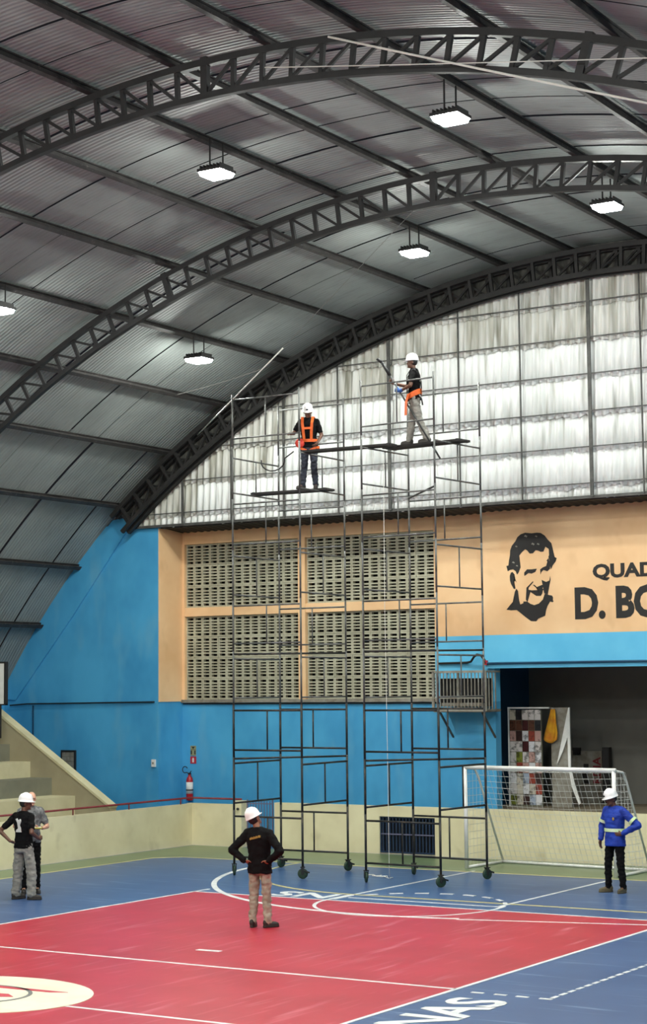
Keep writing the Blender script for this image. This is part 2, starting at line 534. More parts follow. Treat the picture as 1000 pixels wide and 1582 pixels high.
MB().tube([(-26.15, Y2 - 0.03, 3.215), (-19.2, Y2 - 0.03, 3.215)], 0.018, 6).build('wall_cable', 'black_rubber', wb)

# ventilation blocks, each a part of the window it fills
def block_mesh(wd, ht, n):
    b = MB()
    st = 0.030
    b.box(0, st, 0, 0.10, 0, ht)
    b.box(wd - st, wd, 0, 0.10, 0, ht)
    e = 0.036
    b.box(st, wd - st, 0.004, 0.10, 0, e)
    b.box(st, wd - st, 0.004, 0.10, ht - e, ht)
    p = (ht - 2 * e) / n
    hole = p * 0.52
    for i in range(n - 1):
        z = e + (i + 1) * p
        b.box(st, wd - st, 0.004, 0.10, z - (p - hole) / 2, z + (p - hole) / 2)
    return b.mesh('vent_block')
def vent_window(n, label, x0, x1, z0, z1, cols, rows):
    o = struct(box('window_%d' % n, 'dark_void', None, x0, x1, Y2 + 0.24, Y2 + 0.26, z0, z1), label, 'window')
    wd, ht = (x1 - x0) / cols, (z1 - z0) / rows
    me = block_mesh(wd - 0.006, ht - 0.006, 6)
    for i in range(cols):
        for j in range(rows):
            b = link('vent_block', me, 'cobogo', o)
            b.location = (x0 + i * wd + 0.003, Y2 + 0.05 + random.uniform(-0.006, 0.006), z0 + j * ht + 0.003)
vent_window(1, 'upper left window of pierced ventilation blocks', -26.11, -22.85, 5.50, 7.02, 14, 3)
vent_window(2, 'lower left window of pierced ventilation blocks', -26.11, -22.85, 3.31, 5.29, 14, 4)
vent_window(3, 'upper right window of pierced ventilation blocks', -22.66, -19.30, 5.50, 7.02, 14, 3)
vent_window(4, 'lower right window of pierced ventilation blocks', -22.66, -19.30, 3.31, 5.29, 14, 4)

# beam wall over the stage opening (portrait and lettering are painted on it)
YB = 35.15
beam = struct(box('wall_back_beam', 'peach_paint', None, -18.02, -10.9, YB, Y2 + 0.25, 4.66, 7.36), 'peach painted wall over the stage opening', 'wall')
box('lower_band', 'pale_blue_paint', beam, -18.02, -10.9, YB, Y2 + 0.25, 3.95, 4.66)
MB().tube([(-19.2, YB + 0.1, 4.07), (-18.5, YB + 0.1, 4.08), (-18.37, YB + 0.05, 4.10), (-18.27, YB, 4.20), (-18.18, YB - 0.03, 4.25), (-18.08, YB - 0.04, 4.23),
           (-17.99, YB - 0.04, 4.12), (-17.96, YB - 0.04, 4.05)], 0.025, 8).build('conduit', 'black_paint', beam, True)
MB().tube([(-17.96, YB - 0.04, 4.055), (-10.9, YB - 0.04, 4.055)], 0.022, 8).build('conduit', 'navy_wall', beam, True)
box('junction_box', 'sign_red', beam, -18.0, -17.93, YB - 0.06, YB, 4.02, 4.12)
wr = struct(box('wall_back_right', 'blue_paint', None, -11.15, 2.0, Y2, Y2 + 0.25, 0, 3.95), 'blue wall right of the stage opening', 'wall')
box('wall_panel', 'peach_paint', wr, -10.9, 2.0, Y2, Y2 + 0.25, 3.95, 7.36)

# stage room behind the opening
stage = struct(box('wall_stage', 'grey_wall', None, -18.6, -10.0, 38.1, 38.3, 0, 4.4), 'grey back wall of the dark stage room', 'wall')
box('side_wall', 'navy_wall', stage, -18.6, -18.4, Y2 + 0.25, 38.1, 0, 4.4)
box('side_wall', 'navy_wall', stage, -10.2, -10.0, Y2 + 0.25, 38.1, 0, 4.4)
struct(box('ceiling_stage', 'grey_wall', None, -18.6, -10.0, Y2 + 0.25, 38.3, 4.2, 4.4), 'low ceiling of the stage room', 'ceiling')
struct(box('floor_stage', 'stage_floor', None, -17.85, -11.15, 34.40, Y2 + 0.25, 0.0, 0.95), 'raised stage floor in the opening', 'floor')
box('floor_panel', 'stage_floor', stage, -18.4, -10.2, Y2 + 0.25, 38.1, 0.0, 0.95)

# ---- parapet
pp = struct(box('parapet_wall', 'cream_paint', None, -25.30, -23.95, 34.25, 34.40, 0, 0.95), 'cream parapet around the court', 'wall')
box('parapet_side', 'cream_paint', pp, -25.30, -25.15, 4.0, 34.25, 0, 0.94)
box('parapet_pier', 'cream_paint', pp, -23.95, -23.74, 34.20, 34.42, 0, 1.04)
pm = MB().box(-22.88, -20.16, 34.25, 34.40, 0, 1.02).box(-18.80, -10.0, 34.25, 34.40, 0, 1.02).box(-20.16, -18.80, 34.25, 34.40, 0.80, 1.02)
pm.build('parapet_back', 'cream_paint', pp)
box('opening_sill', 'cream_paint', pp, -20.16, -18.80, 34.30, 34.40, 0.0, 0.03)

# ---- gable of corrugated sheets
ROWS = [7.42, 7.68, 8.43, 9.17, 9.94, 10.70, 11.45, 12.3]
gable = struct(box('wall_gable', 'girt_steel', None, -26.9, -2.1, YG + 0.10, YG + 0.14, 7.36, 7.46), 'high gable end clad in stained white corrugated sheets', 'wall')
def zroof(x, r):
    q = r * r - (x - XC) ** 2
    return ZC + math.sqrt(q) if q > 0 else -99
SW, WAVE = 1.062, 0.177
x = -27.2
ci = 0
while x < -1.8:
    for ri in range(len(ROWS) - 1):
        z0, z1 = ROWS[ri] - 0.07 - random.uniform(0, 0.03), ROWS[ri + 1]
        if ri == 0:
            z0 = 7.40
        vs, fs = [], []
        n = 36
        yo = YG - 0.012 * (ri % 2) - 0.006 * (ci % 2) + random.uniform(-0.004, 0.004) + 0.02
        ok = False
        for k in range(n + 1):
            xx = x + (SW + 0.05) * k / n
            zt = min(z1, zroof(xx, RS - 0.03))
            if zt > z0 + 0.05:
                ok = True
            zt = max(zt, z0)
            cw = math.cos(2 * PI * (xx + 27.2) / WAVE)
            yy = yo + 0.042 * cw
            wob = 0.016 * math.sin(xx * 9.1 + ri * 2.3) + 0.014 * math.sin(xx * 13 + ri) + 0.022 * cw
            vs += [(xx, yy - 0.060, z0 + wob), (xx, yy, zt), (xx, yy - 0.052, z0 + wob), (xx, yy + 0.008, zt)]
        for k in range(n):
            a, b = k * 4, k * 4 + 4
            fs += [(a, b, b + 1, a + 1), (a + 3, b + 3, b + 2, a + 2), (a + 2, b + 2, b, a)]
        if ok:
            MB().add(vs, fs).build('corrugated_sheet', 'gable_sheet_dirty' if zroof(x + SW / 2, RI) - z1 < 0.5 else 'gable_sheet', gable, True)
    x += SW
    ci += 1
for z in ROWS[1:-1]:
    half = math.sqrt(max(0.0, (RI + 0.15) ** 2 - (z - ZC) ** 2))
    box('girt', 'girt_steel', gable, max(-26.9, XC - half), min(-2.1, XC + half), YG - 0.135, YG - 0.105, z - 0.008, z + 0.012)
for i, xx in enumerate((-25.4, -24.0, -22.55, -21.1, -19.78, -18.05, -16.59, -15.02, -13.89, -12.4, -10.9, -9.22, -7.7, -6.2, -4.7)):
    wd = 0.075 if xx in (-19.78, -15.02, -9.22) else (0.05 if i < 3 else 0.026)
    box('gable_post', 'girt_steel', gable, xx - wd / 2, xx + wd / 2, YG - 0.13, YG - 0.10, 7.40, zroof(xx, RI + 0.1))
cs = MB()  # added dark band, paints the shade on the sheets between the rear chords
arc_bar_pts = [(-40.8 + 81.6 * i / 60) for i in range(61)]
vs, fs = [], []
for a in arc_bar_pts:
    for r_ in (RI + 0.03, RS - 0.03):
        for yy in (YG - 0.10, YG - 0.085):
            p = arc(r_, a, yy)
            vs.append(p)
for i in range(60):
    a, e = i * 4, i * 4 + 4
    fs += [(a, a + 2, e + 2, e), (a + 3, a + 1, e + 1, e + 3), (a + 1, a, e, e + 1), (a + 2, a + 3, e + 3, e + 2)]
cs.add(vs, fs).build('truss_shade_strip', 'truss_shade_dark', gable)
# soffit ledge below the gable
sof = MB()
vs, fs = [], []
n = 480
for k in range(n + 1):
    xx = -26.18 + 24.1 * k / n
    dz = (0, 0.018, 0.018, 0)[k % 4]
    vs += [(xx, YG - 0.06, 7.395 + dz), (xx, Y2, 7.30 + dz)]
fs = [(2 * k, 2 * k + 1, 2 * k + 3, 2 * k + 2) for k in range(n)]
sof.add(vs, fs)
so = struct(sof.build('ceiling_soffit', 'rear_truss_steel'), 'dark ribbed soffit ledge under the white gable', 'soffit')
box('edge_angle', 'girt_steel', so, -26.9, -2.1, YG - 0.10, YG - 0.07, 7.37, 7.43)

# ---- roof of long curved sheets
roof = struct(empty('ceiling_roof', (XC, 0, ZC)), 'arched roof of grey metal sheets seen from below', 'roof')
SPANS = [(-57.5, -34.5), (-34.7, -12.2), (-12.4, 12.4), (12.2, 34.7), (34.5, 57.5)]
def sheet_mesh(a0, a1):
    vs, fs = [], []
    nw, na = 40, max(8, int((a1 - a0) / 1.6))
    prof = (0.0, 0.0, 0.010, 0.010)
    for i in range(na + 1):
        t = R(a0 + (a1 - a0) * i / na)
        for k in range(nw + 1):
            r = RS + prof[k % 4]
            vs.append((r * math.sin(t), 0.978 * k / nw, r * math.cos(t)))
    for i in range(na):
        for k in range(nw):
            p = i * (nw + 1) + k
            fs.append((p, p + 1, p + nw + 2, p + nw + 1))
    return MB().add(vs, fs).mesh('roof_sheet')
SM = [sheet_mesh(*s) for s in SPANS]
y = 34.42
k = 0
while y > -6.0:
    y -= 1.0
    for si, me in enumerate(SM):
        if si >= 3 and y < 8 and False:
            continue
        o = link('roof_sheet', me, 'roof_metal', roof)
        dr = random.choice((-0.012, 0.0, 0.010, 0.02)) + (0.006 if k % 2 else 0)
        o.location = (0, y + random.uniform(-0.012, 0.012), 0)
        f = 1 + dr / RS
        o.scale = (f, 1, f)
    k += 1

# ================================================================== ROOF STEEL
def arc_bar(b, r0, r1, a0, a1, y0, y1, n):
    vs, fs = [], []
    for i in range(n + 1):
        a = a0 + (a1 - a0) * i / n
        for (r, yy) in ((r0, y0), (r0, y1), (r1, y1), (r1, y0)):
            vs.append(arc(r, a, yy))
    for i in range(n):
        p, q = i * 4, i * 4 + 4
        for e in range(4):
            e2 = (e + 1) % 4
            fs.append((p + e, p + e2, q + e2, q + e))
    fs += [(3, 2, 1, 0), tuple(n * 4 + e for e in range(4))]
    b.add(vs, fs)
def make_truss(yt, a0, a1, m, label, shift, dm=0.0):
    o = empty('roof_truss', (0, 0, 0))
    tag(o, label, 'truss', 'arched roof trusses')
    b = MB(); arc_bar(b, RO - 0.10, RO, a0, a1, yt - 0.05, yt + 0.05, 90); b.build('upper_chord', m, o)
    b = MB(); arc_bar(b, RI, RI + 0.09, a0, a1, yt - 0.05, yt + 0.05, 90); b.build('lower_chord', m, o)
    st = 1.475
    if dm:
        b = MB(); arc_bar(b, RO - 0.10, RO, a0, a1, yt - 0.28, yt - 0.20, 90); b.build('upper_chord', m, o)
        b = MB(); arc_bar(b, RI, RI + 0.09, a0, a1, yt - 0.28, yt - 0.20, 90); b.build('lower_chord', m, o)
    n0, n1 = math.ceil((a0 - shift) / st), math.floor((a1 - shift) / st)
    for i in range(n0, n1 + 1):
        a = shift + i * st
        big = (i % 12 == 0)
        if dm:
            MB().bar(arc(RI + 0.03, a + 0.6, yt - 0.24), arc(RO - 0.03, a + 0.6, yt - 0.24), 0.065, 0.06, (0, 1, 0)).build('web_post', m, o)
            MB().bar(arc(RI + 0.06, a + 0.6, yt - 0.24), arc(RO - 0.06, a + 0.6 + st, yt - 0.02), 0.04, 0.04, (0, 1, 0)).build('web_diagonal', m, o)
        MB().bar(arc(RI + 0.03, a, yt), arc(RO - 0.03 + (0.06 if big else 0), a, yt), 0.11 if big else 0.065, 0.09 if big else 0.06, (0, 1, 0)).build('web_post', m, o)
        if i < n1:
            b = a + st
            if i < 0:
                p, q = arc(RO - 0.08, a, yt), arc(RI + 0.07, b, yt)
            else:
                p, q = arc(RI + 0.07, a, yt), arc(RO - 0.08, b, yt)
            MB().bar(p, q, 0.045, 0.045, (0, 1, 0)).build('web_diagonal', m, o)
    return o
make_truss(TRUSS_Y[0], -57.5, 57.5, 'truss_steel', 'nearest arched steel roof truss, across the top of the photo', -0.81)
make_truss(TRUSS_Y[1], -57.5, 57.5, 'truss_steel', 'middle arched steel roof truss, between the two rows of lamps', -1.12)
make_truss(TRUSS_Y[2], -41.2, 41.2, 'rear_truss_steel', 'rearmost arched steel roof truss, against the white gable', -0.9, 1.0)
for i, a in enumerate(PURL):
    o = empty('roof_purlin', tuple(arc(RO + 0.06, a, 14.0)))
    o.rotation_euler = (0, R(a), 0)
    MB().box(-0.045, 0.045, -20.0, 20.3, 0.035, 0.055).box(-0.012, 0.012, -20.0, 20.3, -0.04, 0.04).build('web', 'purlin_steel', o)
    MB().box(-0.05, 0.05, -20.0, 20.3, -0.06, -0.035).build('flange', 'purlin_steel', o)
    lab = 'dark steel roof purlin, %s from the left eaves' % ORD[i] if i < 14 else 'dark steel roof purlin, %s from the right eaves' % ORD[19 - i]
    tag(o, lab, 'purlin', 'roof purlins')

# ---- hanging flood lamps
lens = MB()
lens.add([(-0.21, -0.2, 0.0), (0.21, -0.2, 0.0), (0.21, 0.2, 0.0), (-0.21, 0.2, 0.0), (-0.19, -0.18, -0.06), (0.19, -0.18, -0.06), (0.19, 0.18, -0.06), (-0.19, 0.18, -0.06)],
         [(0, 1, 2, 3), (7, 6, 5, 4), (0, 4, 5, 1), (1, 5, 6, 2), (2, 6, 7, 3), (3, 7, 4, 0)])
lens_me = lens.mesh('lens')
hb = MB().box(-0.23, 0.23, -0.22, 0.22, 0.0, 0.05)
for i in range(7):
    hb.box(-0.195 + i * 0.065 - 0.01, -0.195 + i * 0.065 + 0.01, -0.18, 0.18, 0.05, 0.11)
house_me = hb.mesh('housing')
def lamp(a, y, label, rad=18.86):
    p = arc(rad, a, y)
    o = empty('flood_lamp', tuple(p), 0.0)
    tag(o, label, 'lamp', 'hanging flood lamps')
    link('housing', house_me, 'lamp_body', o)
    link('lens', lens_me, 'lamp_lens', o)
    dz = (arc(RO, a).z - p.z)
    for dy in (-0.18, 0.18):
        MB().tube([(0, dy, 0.05), (0, dy, dz + 0.0)], 0.014, 6).build('hanger_rod', 'truss_steel', o)
    return o
lamp(-6.6, 23.4, 'hanging flood lamp below the nearest truss, left of centre')
lamp(7.2, 22.9, 'hanging flood lamp at the upper right, highest of all')
lamp(-23.6, 24.2, 'flood lamp cut by the left edge of the photo')
lamp(-6.6, 29.9, 'hanging flood lamp just above the scaffold, right of centre')
lamp(6.9, 28.8, 'hanging flood lamp near the right edge, above the rear truss')
lamp(-23.6, 30.3, 'lowest hanging flood lamp, left of the scaffold')
for yy, t_ in ((29.3, 'rear'), (23.4, 'middle')):
    lamp(23.6, yy, 'rightmost flood lamp of the %s row under the roof' % t_)
for yy, t_ in ((15.0, 'third row from the gable'), (8.5, 'fourth row from the gable'), (1.5, 'row nearest the camera')):
    for a, u_ in ((-23.6, 'leftmost'), (-6.9, 'second from left'), (6.9, 'third from left'), (23.6, 'rightmost')):
        lamp(a, yy, 'flood lamp, %s in the %s' % (u_, t_))

# ---- ropes and wires in the roof
def sag(p, q, s, n=14):
    p, q = Vector(p), Vector(q)
    return [p.lerp(q, i / n) - Vector((0, 0, s * 4 * (i / n) * (1 - i / n))) for i in range(n + 1)]
tag(MB().tube(sag((-12.6, 20.3, 12.33), (-3.5, 20.1, 8.85), 0.03), 0.016, 6).build('rope', 'rope_white', None, True), 'pale rope slanting down across the nearest roof truss', 'rope')
tag(MB().tube(sag((-13.6, 20.25, 12.08), (-4.5, 20.25, 10.55), 0.02), 0.008, 5).build('wire', 'rope_white', None, True), 'thin pale wire strung level across the nearest roof truss', 'wire')
tag(MB().tube([(-24.72, 33.9, 9.42)] + sag((-20.41, 29.18, 9.25), (-18.77, 28.5, 9.99), 0.0, 2), 0.013, 6).build('rope', 'rope_white', None, True), 'pale rope tied to the top of the left scaffold tower', 'rope')
tag(MB().tube(sag((-18.77, 28.5, 9.99), (-15.27, 27.4, 11.9), 0.0, 4), 0.005, 5).build('wire', 'rope_grey', None, True), 'thin grey wire rising from the scaffold rope to the middle truss', 'wire')
tag(MB().tube(sag((-24.04, 32.0, 10.02), (-22.2, 33.0, 10.61), 0.03), 0.009, 5).build('wire', 'rope_grey', None, True), 'short pale wire under the roof, left of the scaffold', 'wire')

# ================================================================== BLEACHER AND RAIL
bl = struct(empty('bleacher', (-25.3, 31.4, 0)), 'cream and grey stepped concrete bleacher', 'bleacher')
def lbox(name, m, parent, off, *b):
    x0, x1, y0, y1, z0, z1 = b
    return MB().box(x0 - off[0], x1 - off[0], y0 - off[1], y1 - off[1], z0 - off[2], z1 - off[2]).build(name, m, parent)
OB = (-25.3, 31.4, 0)
STEPS = [(-26.25, 1.25, 'cream_riser'), (-26.92, 1.63, 'grey_riser'), (-27.55, 1.98, 'cream_riser'), (-28.17, 2.36, 'grey_riser'), (-28.8, 2.72, 'cream_riser')]
for i, (xs, zt, m) in enumerate(STEPS):
    xe = STEPS[i + 1][0] if i + 1 < len(STEPS) else -30.9
    lbox('step', m, bl, OB, xe - 0.02, xs, 6.0, 31.4, 0.0, zt)
lbox('walkway', 'grey_riser', bl, OB, -26.25, -25.3, 6.0, 34.3, 0.0, 0.72)
ew = MB().prism_y([(0.03, 0.0), (0.03, 1.02), (-5.6, 4.51), (-5.6, 0.0)][::-1], 0.0, 0.22)
ew.build('end_wall', 'end_wall_cream', bl)
MB().bar((0.05, 0.1, 1.03), (-5.6, 0.1, 4.53), 0.26, 0.05).build('coping', 'cream_riser', bl)
rail = tag(empty('guard_rail', (-25.22, 34.3, 0.94)), 'dark red pipe rail along the top of the cream parapet', 'railing')
MB().tube([(0, -28, 0.13), (0, -0.05, 0.13), (0.05, 0, 0.13), (1.42, 0, 0.13)], 0.022, 8).build('rail', 'red_paint', rail, True)
for yy in [-27 + 1.9 * i for i in range(15)]:
    MB().tube([(0, yy, 0.0), (0, yy, 0.13)], 0.016, 6).build('post', 'red_paint', rail, True)

sb = tag(empty('scoreboard', (-28.9, 31.1, 3.0)), 'white panel with a black edge at the left edge, above the bleacher', 'scoreboard')
MB().box(-1.2, 0.82, 0, 0.06, 0.27, 1.18).build('panel', 'white_paint', sb)
MB().box(-1.2, 0.85, 0.01, 0.1, 1.18, 1.22).box(0.82, 0.85, -0.005, 0.1, 0.24, 1.18).box(-1.2, 0.85, 0.01, 0.1, 0.24, 0.27).build('frame', 'black_paint', sb)
MB().box(0.60, 0.68, 0.02, 0.08, -0.5, 0.26).box(-1.0, -0.92, 0.02, 0.08, -0.5, 0.26).build('stand', 'black_paint', sb)

gv = tag(empty('wall_vent', (-28.9, YG, 1.62)), 'small grey pierced vent block low on the blue corner wall', 'vent')
MB().box(-0.22, 0.22, -0.06, 0.0, 0.46, 0.5).box(-0.22, -0.19, -0.06, 0.0, 0.0, 0.46).box(0.19, 0.22, -0.06, 0.0, 0.0, 0.46).build('frame', 'black_paint', gv)
MB().box(-0.19, 0.19, -0.03, 0.0, 0.0, 0.46).build('backing', 'grey_riser', gv)
for i in range(3):
    for j in range(4):
        MB().box(-0.185 + i * 0.125, -0.07 + i * 0.125, -0.05, -0.03, 0.01 + j * 0.113, 0.11 + j * 0.113).build('slab', 'cage_grey', gv)
sw = tag(empty('switch_box', (-26.32, YG, 1.76)), 'small white switch box at the edge of the blue corner wall', 'switch')
MB().box(-0.05, 0.05, -0.05, 0, 0, 0.17).build('case', 'white_paint', sw)
MB().box(-0.02, 0.02, -0.06, -0.05, 0.06, 0.11).build('rocker', 'cage_grey', sw)

# ---- fire extinguisher with its sign
ex = tag(empty('fire_extinguisher', (-25.93, Y2 - 0.09, 0.93)), 'red fire extinguisher with white label on the blue wall', 'extinguisher')
MB().lathe([(0.0, 0), (0.075, 0.01), (0.082, 0.04), (0.082, 0.46), (0.07, 0.53), (0.035, 0.58), (0.03, 0.62), (0, 0.62)], 20).build('cylinder', 'ext_red', ex, True)
MB().lathe([(0.084, 0.17), (0.084, 0.44)], 20).build('label_band', 'print_white', ex, True)
MB().lathe([(0.0855, 0.24), (0.0855, 0.27)], 20).build('label_stripe', 'black_paint', ex, True)
MB().box(-0.018, 0.018, -0.03, 0.03, 0.6, 0.66).bar((0, 0.02, 0.65), (0.08, -0.05, 0.70), 0.02, 0.012).bar((0, 0.02, 0.62), (0.08, -0.05, 0.64), 0.02, 0.012).build('valve', 'black_paint', ex)
MB().tube([(-0.02, 0, 0.62), (-0.05, -0.02, 0.66)] + [(-0.11 + 0.075 * math.cos(t), -0.03, 0.73 + 0.075 * math.sin(t)) for t in [R(-60 - 30 * i) for i in range(10)]], 0.012, 6).build('hose', 'black_rubber', ex, True)
sg = tag(empty('wall_sign', (-25.88, Y2, 1.80)), 'small extinguisher sign on the blue wall above the extinguisher', 'sign')
MB().box(-0.085, 0.085, -0.012, 0, 0.0, 0.17).build('red_plate', 'sign_red', sg)
MB().prism_y([(-0.025, 0.03), (0.025, 0.03), (0.025, 0.11), (0.01, 0.14), (-0.01, 0.14), (-0.025, 0.11)][::-1], -0.016, -0.011).build('pictogram', 'print_white', sg)
MB().box(-0.08, 0.08, -0.012, 0, 0.19, 0.42).build('khaki_plate', 'sign_khaki', sg)
MB().box(-0.07, -0.035, -0.015, -0.011, 0.22, 0.31).box(0.035, 0.07, -0.015, -0.011, 0.22, 0.31).box(-0.07, 0.07, -0.015, -0.011, 0.325, 0.335).prism_y([(-0.05, 0.40), (0.0, 0.34), (0.05, 0.40)], -0.015, -0.011).build('arrow_print', 'black_paint', sg)

# ---- gate in the parapet gap, barred vent in the parapet
gt = tag(empty('gate', (-23.74, 34.42, 0.0)), 'grey barred metal gate standing in the gap of the parapet', 'gate')
MB().bar((0.02, 0, 0.06), (0.02, 0.0, 1.06), 0.03, 0.03).bar((0.62, 0.12, 0.06), (0.62, 0.12, 1.06), 0.03, 0.03).bar((0.02, 0, 0.30), (0.62, 0.12, 0.30), 0.025, 0.025).bar((0.02, 0, 0.97), (0.62, 0.12, 0.97), 0.025, 0.025).bar((0.02, 0, 0.08), (0.62, 0.12, 0.08), 0.025, 0.025).build('frame', 'gate_grey', gt)
for i in range(8):
    t = (i + 1) / 9
    MB().bar((0.02 + 0.6 * t, 0.12 * t, 0.08), (0.02 + 0.6 * t, 0.12 * t, 1.03), 0.016, 0.016).build('bar', 'gate_grey', gt)
MB().lathe([(0, -0.03), (0.03, -0.02), (0.035, 0.01), (0, 0.03)], 10, (-0.08, -0.25, 0.86)).build('latch', 'black_paint', gt, True)
vg = tag(empty('barred_vent', (-20.16, 34.30, 0.03)), 'dark navy barred vent opening low in the cream parapet', 'vent')
MB().box(0.0, 1.36, 0.09, 0.1, 0.0, 0.77).build('backing', 'dark_void', vg)
MB().box(0.0, 1.36, -0.02, 0.02, 0.74, 0.77).box(0.0, 1.36, -0.02, 0.02, 0.0, 0.03).box(0.0, 0.03, -0.02, 0.02, 0.03, 0.74).box(1.33, 1.36, -0.02, 0.02, 0.03, 0.74).build('frame', 'grille_navy', vg)
for i in range(16):
    xx = 0.03 + 1.30 * (i + 0.5) / 16
    MB().box(xx - 0.016, xx + 0.016, -0.012, 0.012, 0.03, 0.74).build('bar', 'grille_navy', vg)
MB().box(0.03, 1.33, -0.03, -0.012, 0.385, 0.41).build('cross_bar', 'gate_grey', vg)

# ---- air conditioner cage
ac = tag(empty('air_conditioner_cage', (-19.0, Y2, 3.02)), 'grey barred cage around an air conditioner beside the block windows', 'cage')
MB().box(0.12, 1.12, -0.55, -0.05, 0.12, 0.72).build('unit', 'dark_void', ac)
MB().box(0.52, 0.58, -0.57, -0.55, 0.08, 0.84).box(0.14, 1.10, -0.56, -0.55, 0.12, 0.2).build('unit_trim', 'cage_grey', ac)
fr = MB()
for z in (0.04, 0.86):
    fr.bar((0, -0.66, z), (1.26, -0.66, z), 0.05, 0.05).bar((0, -0.66, z), (0, 0, z), 0.04, 0.04).bar((1.26, -0.66, z), (1.26, 0, z), 0.04, 0.04)
for xx in (0, 1.26):
    fr.bar((xx, -0.66, 0.02), (xx, -0.66, 0.88), 0.05, 0.05, (0, 1, 0))
fr.bar((0, -0.67, 0.30), (1.26, -0.67, 0.30), 0.025, 0.025)
fr.build('frame', 'cage_grey', ac)
for i in range(14):
    xx = 1.26 * (i + 1) / 15
    MB().bar((xx, -0.66, 0.05), (xx, -0.66, 0.85), 0.017, 0.017, (0, 1, 0)).build('bar', 'cage_grey', ac)
for yy in (-0.5, -0.35, -0.2):
    MB().bar((1.26, yy, 0.05), (1.26, yy, 0.85), 0.022, 0.022, (0, 1, 0)).build('bar', 'cage_grey', ac)
MB().box(0, 1.26, -0.66, 0.0, 0.0, 0.03).build('base_plate', 'cage_grey', ac)
for xx in (0.12, 1.14):
    MB().bar((xx, -0.6, 0.0), (xx, 0.0, -0.55), 0.035, 0.035).build('bracket', 'girt_steel', ac)

# ================================================================== PORTRAIT AND LETTERING
mu = tag(empty('portrait_mural', (-16.9, YB, 4.8)), 'black stencil portrait mural of a curly-haired man on the peach wall', 'mural')
def wpt(cx, cy):
    u, v = cx / 989.0, cy / 1582.0
    a = Vector((-17.63, 7.04)).lerp(Vector((-16.11, 6.96)), u)
    b = Vector((-17.67, 4.81)).lerp(Vector((-16.16, 4.77)), u)
    p = a.lerp(b, v)
    return (p.x + 16.9, p.y - 4.8)
def mural(name, pts, m='black_paint', d=0.004):
    poly = [wpt(*p) for p in pts]
    ar = sum(poly[i][0] * poly[(i + 1) % len(poly)][1] - poly[(i + 1) % len(poly)][0] * poly[i][1] for i in range(len(poly)))
    if ar > 0:
        poly.reverse()
    bm = bmesh.new()
    vs = [bm.verts.new((x_, -d, z_)) for x_, z_ in poly]
    bm.faces.new(vs)
    bmesh.ops.triangulate(bm, faces=bm.faces[:])
    bmesh.ops.solidify(bm, geom=bm.faces[:], thickness=d * 0.8)
    me = bpy.data.meshes.new(name)
    bm.to_mesh(me)
    bm.free()
    return link(name, me, m, mu)
mural('hair', [(130, 640), (165, 630), (170, 560), (185, 480), (190, 400), (215, 330), (270, 260), (300, 200), (350, 155), (420, 130), (520, 140), (600, 130), (660, 135), (720, 175), (765, 235), (820, 290), (835, 350), (825, 430), (850, 490), (900, 520), (885, 570), (840, 630), (815, 690), (800, 640), (790, 560), (775, 500), (800, 430), (780, 380), (730, 345), (700, 420), (660, 425), (620, 405), (580, 400), (540, 445), (490, 450), (450, 400), (420, 385), (370, 430), (330, 480), (315, 540), (335, 600), (350, 660), (320, 740), (295, 770), (275, 720), (235, 690), (185, 700), (150, 720), (150, 670)])
mural('brow', [(405, 740), (450, 690), (520, 690), (600, 680), (575, 730), (520, 755), (470, 745), (430, 780), (405, 790), (420, 760)])
mural('brow', [(650, 690), (690, 660), (740, 640), (760, 570), (745, 560), (775, 520), (800, 600), (800, 680), (760, 720), (700, 700), (670, 730), (655, 770)])
mural('cheek', [(670, 850), (740, 882), (790, 860), (800, 790), (808, 850), (790, 940), (765, 1075), (712, 1055), (712, 1000), (742, 960), (735, 910)])
mural('nose_and_mouth', [(540, 930), (560, 925), (600, 960), (650, 960), (680, 925), (700, 930), (685, 985), (715, 1000), (690, 1010), (680, 1060), (660, 1095), (590, 1095), (580, 1060), (640, 1050), (655, 1015), (600, 1025), (500, 1035), (475, 1075), (470, 1140), (455, 1190), (430, 1150), (455, 1060), (440, 970), (480, 930), (540, 870), (545, 885), (465, 980), (470, 1000), (520, 1010), (620, 1005), (615, 985), (580, 965)])
mural('collar', [(130, 1305), (190, 1230), (245, 1165), (260, 1030), (285, 985), (310, 1020), (325, 1150), (345, 1225), (400, 1265), (470, 1285), (600, 1270), (500, 1250), (440, 1215), (390, 1180), (450, 1180), (500, 1215), (560, 1235), (630, 1210), (690, 1150), (720, 1060), (780, 1080), (830, 1090), (845, 1120), (815, 1150), (855, 1170), (840, 1190), (800, 1180), (760, 1250), (740, 1310), (725, 1395), (620, 1440), (590, 1480), (510, 1478), (430, 1420), (330, 1340), (290, 1310), (200, 1315)])
mural('ear', [(183, 790), (200, 740), (225, 730), (255, 765), (268, 850), (290, 895), (262, 862), (235, 825), (240, 775), (210, 765), (200, 850), (230, 930), (270, 985), (245, 990), (205, 920), (186, 860)])
for (cx, cy, q) in ((430, 190, 26), (540, 310, 26), (620, 310, 20), (285, 345, 18), (240, 590, 20), (590, 190, 18), (295, 640, 16)):
    mural('curl_highlight', [(cx - q, cy), (cx - q * 0.3, cy - q), (cx + q, cy - q * 0.3), (cx + q * 0.5, cy + q * 0.6), (cx, cy + q * 0.1)], 'cage_grey', 0.007)
def wall_text(name, body, x0, z0, cap, width, label):
    size = cap / 0.70
    o = text_mesh(name, body, size, 'black_paint', None, basis((x0, YB - 0.004, z0), (1, 0, 0), (0, 0, 1)), 0.003, size * 0.042, 1.0)
    xs = [v.co.x for v in o.data.vertices]
    f = width / (max(xs) - min(xs))
    mn = min(xs)
    for v in o.data.vertices:
        v.co.x = x0 + (v.co.x - mn) * f
    return tag(o, label, 'lettering')
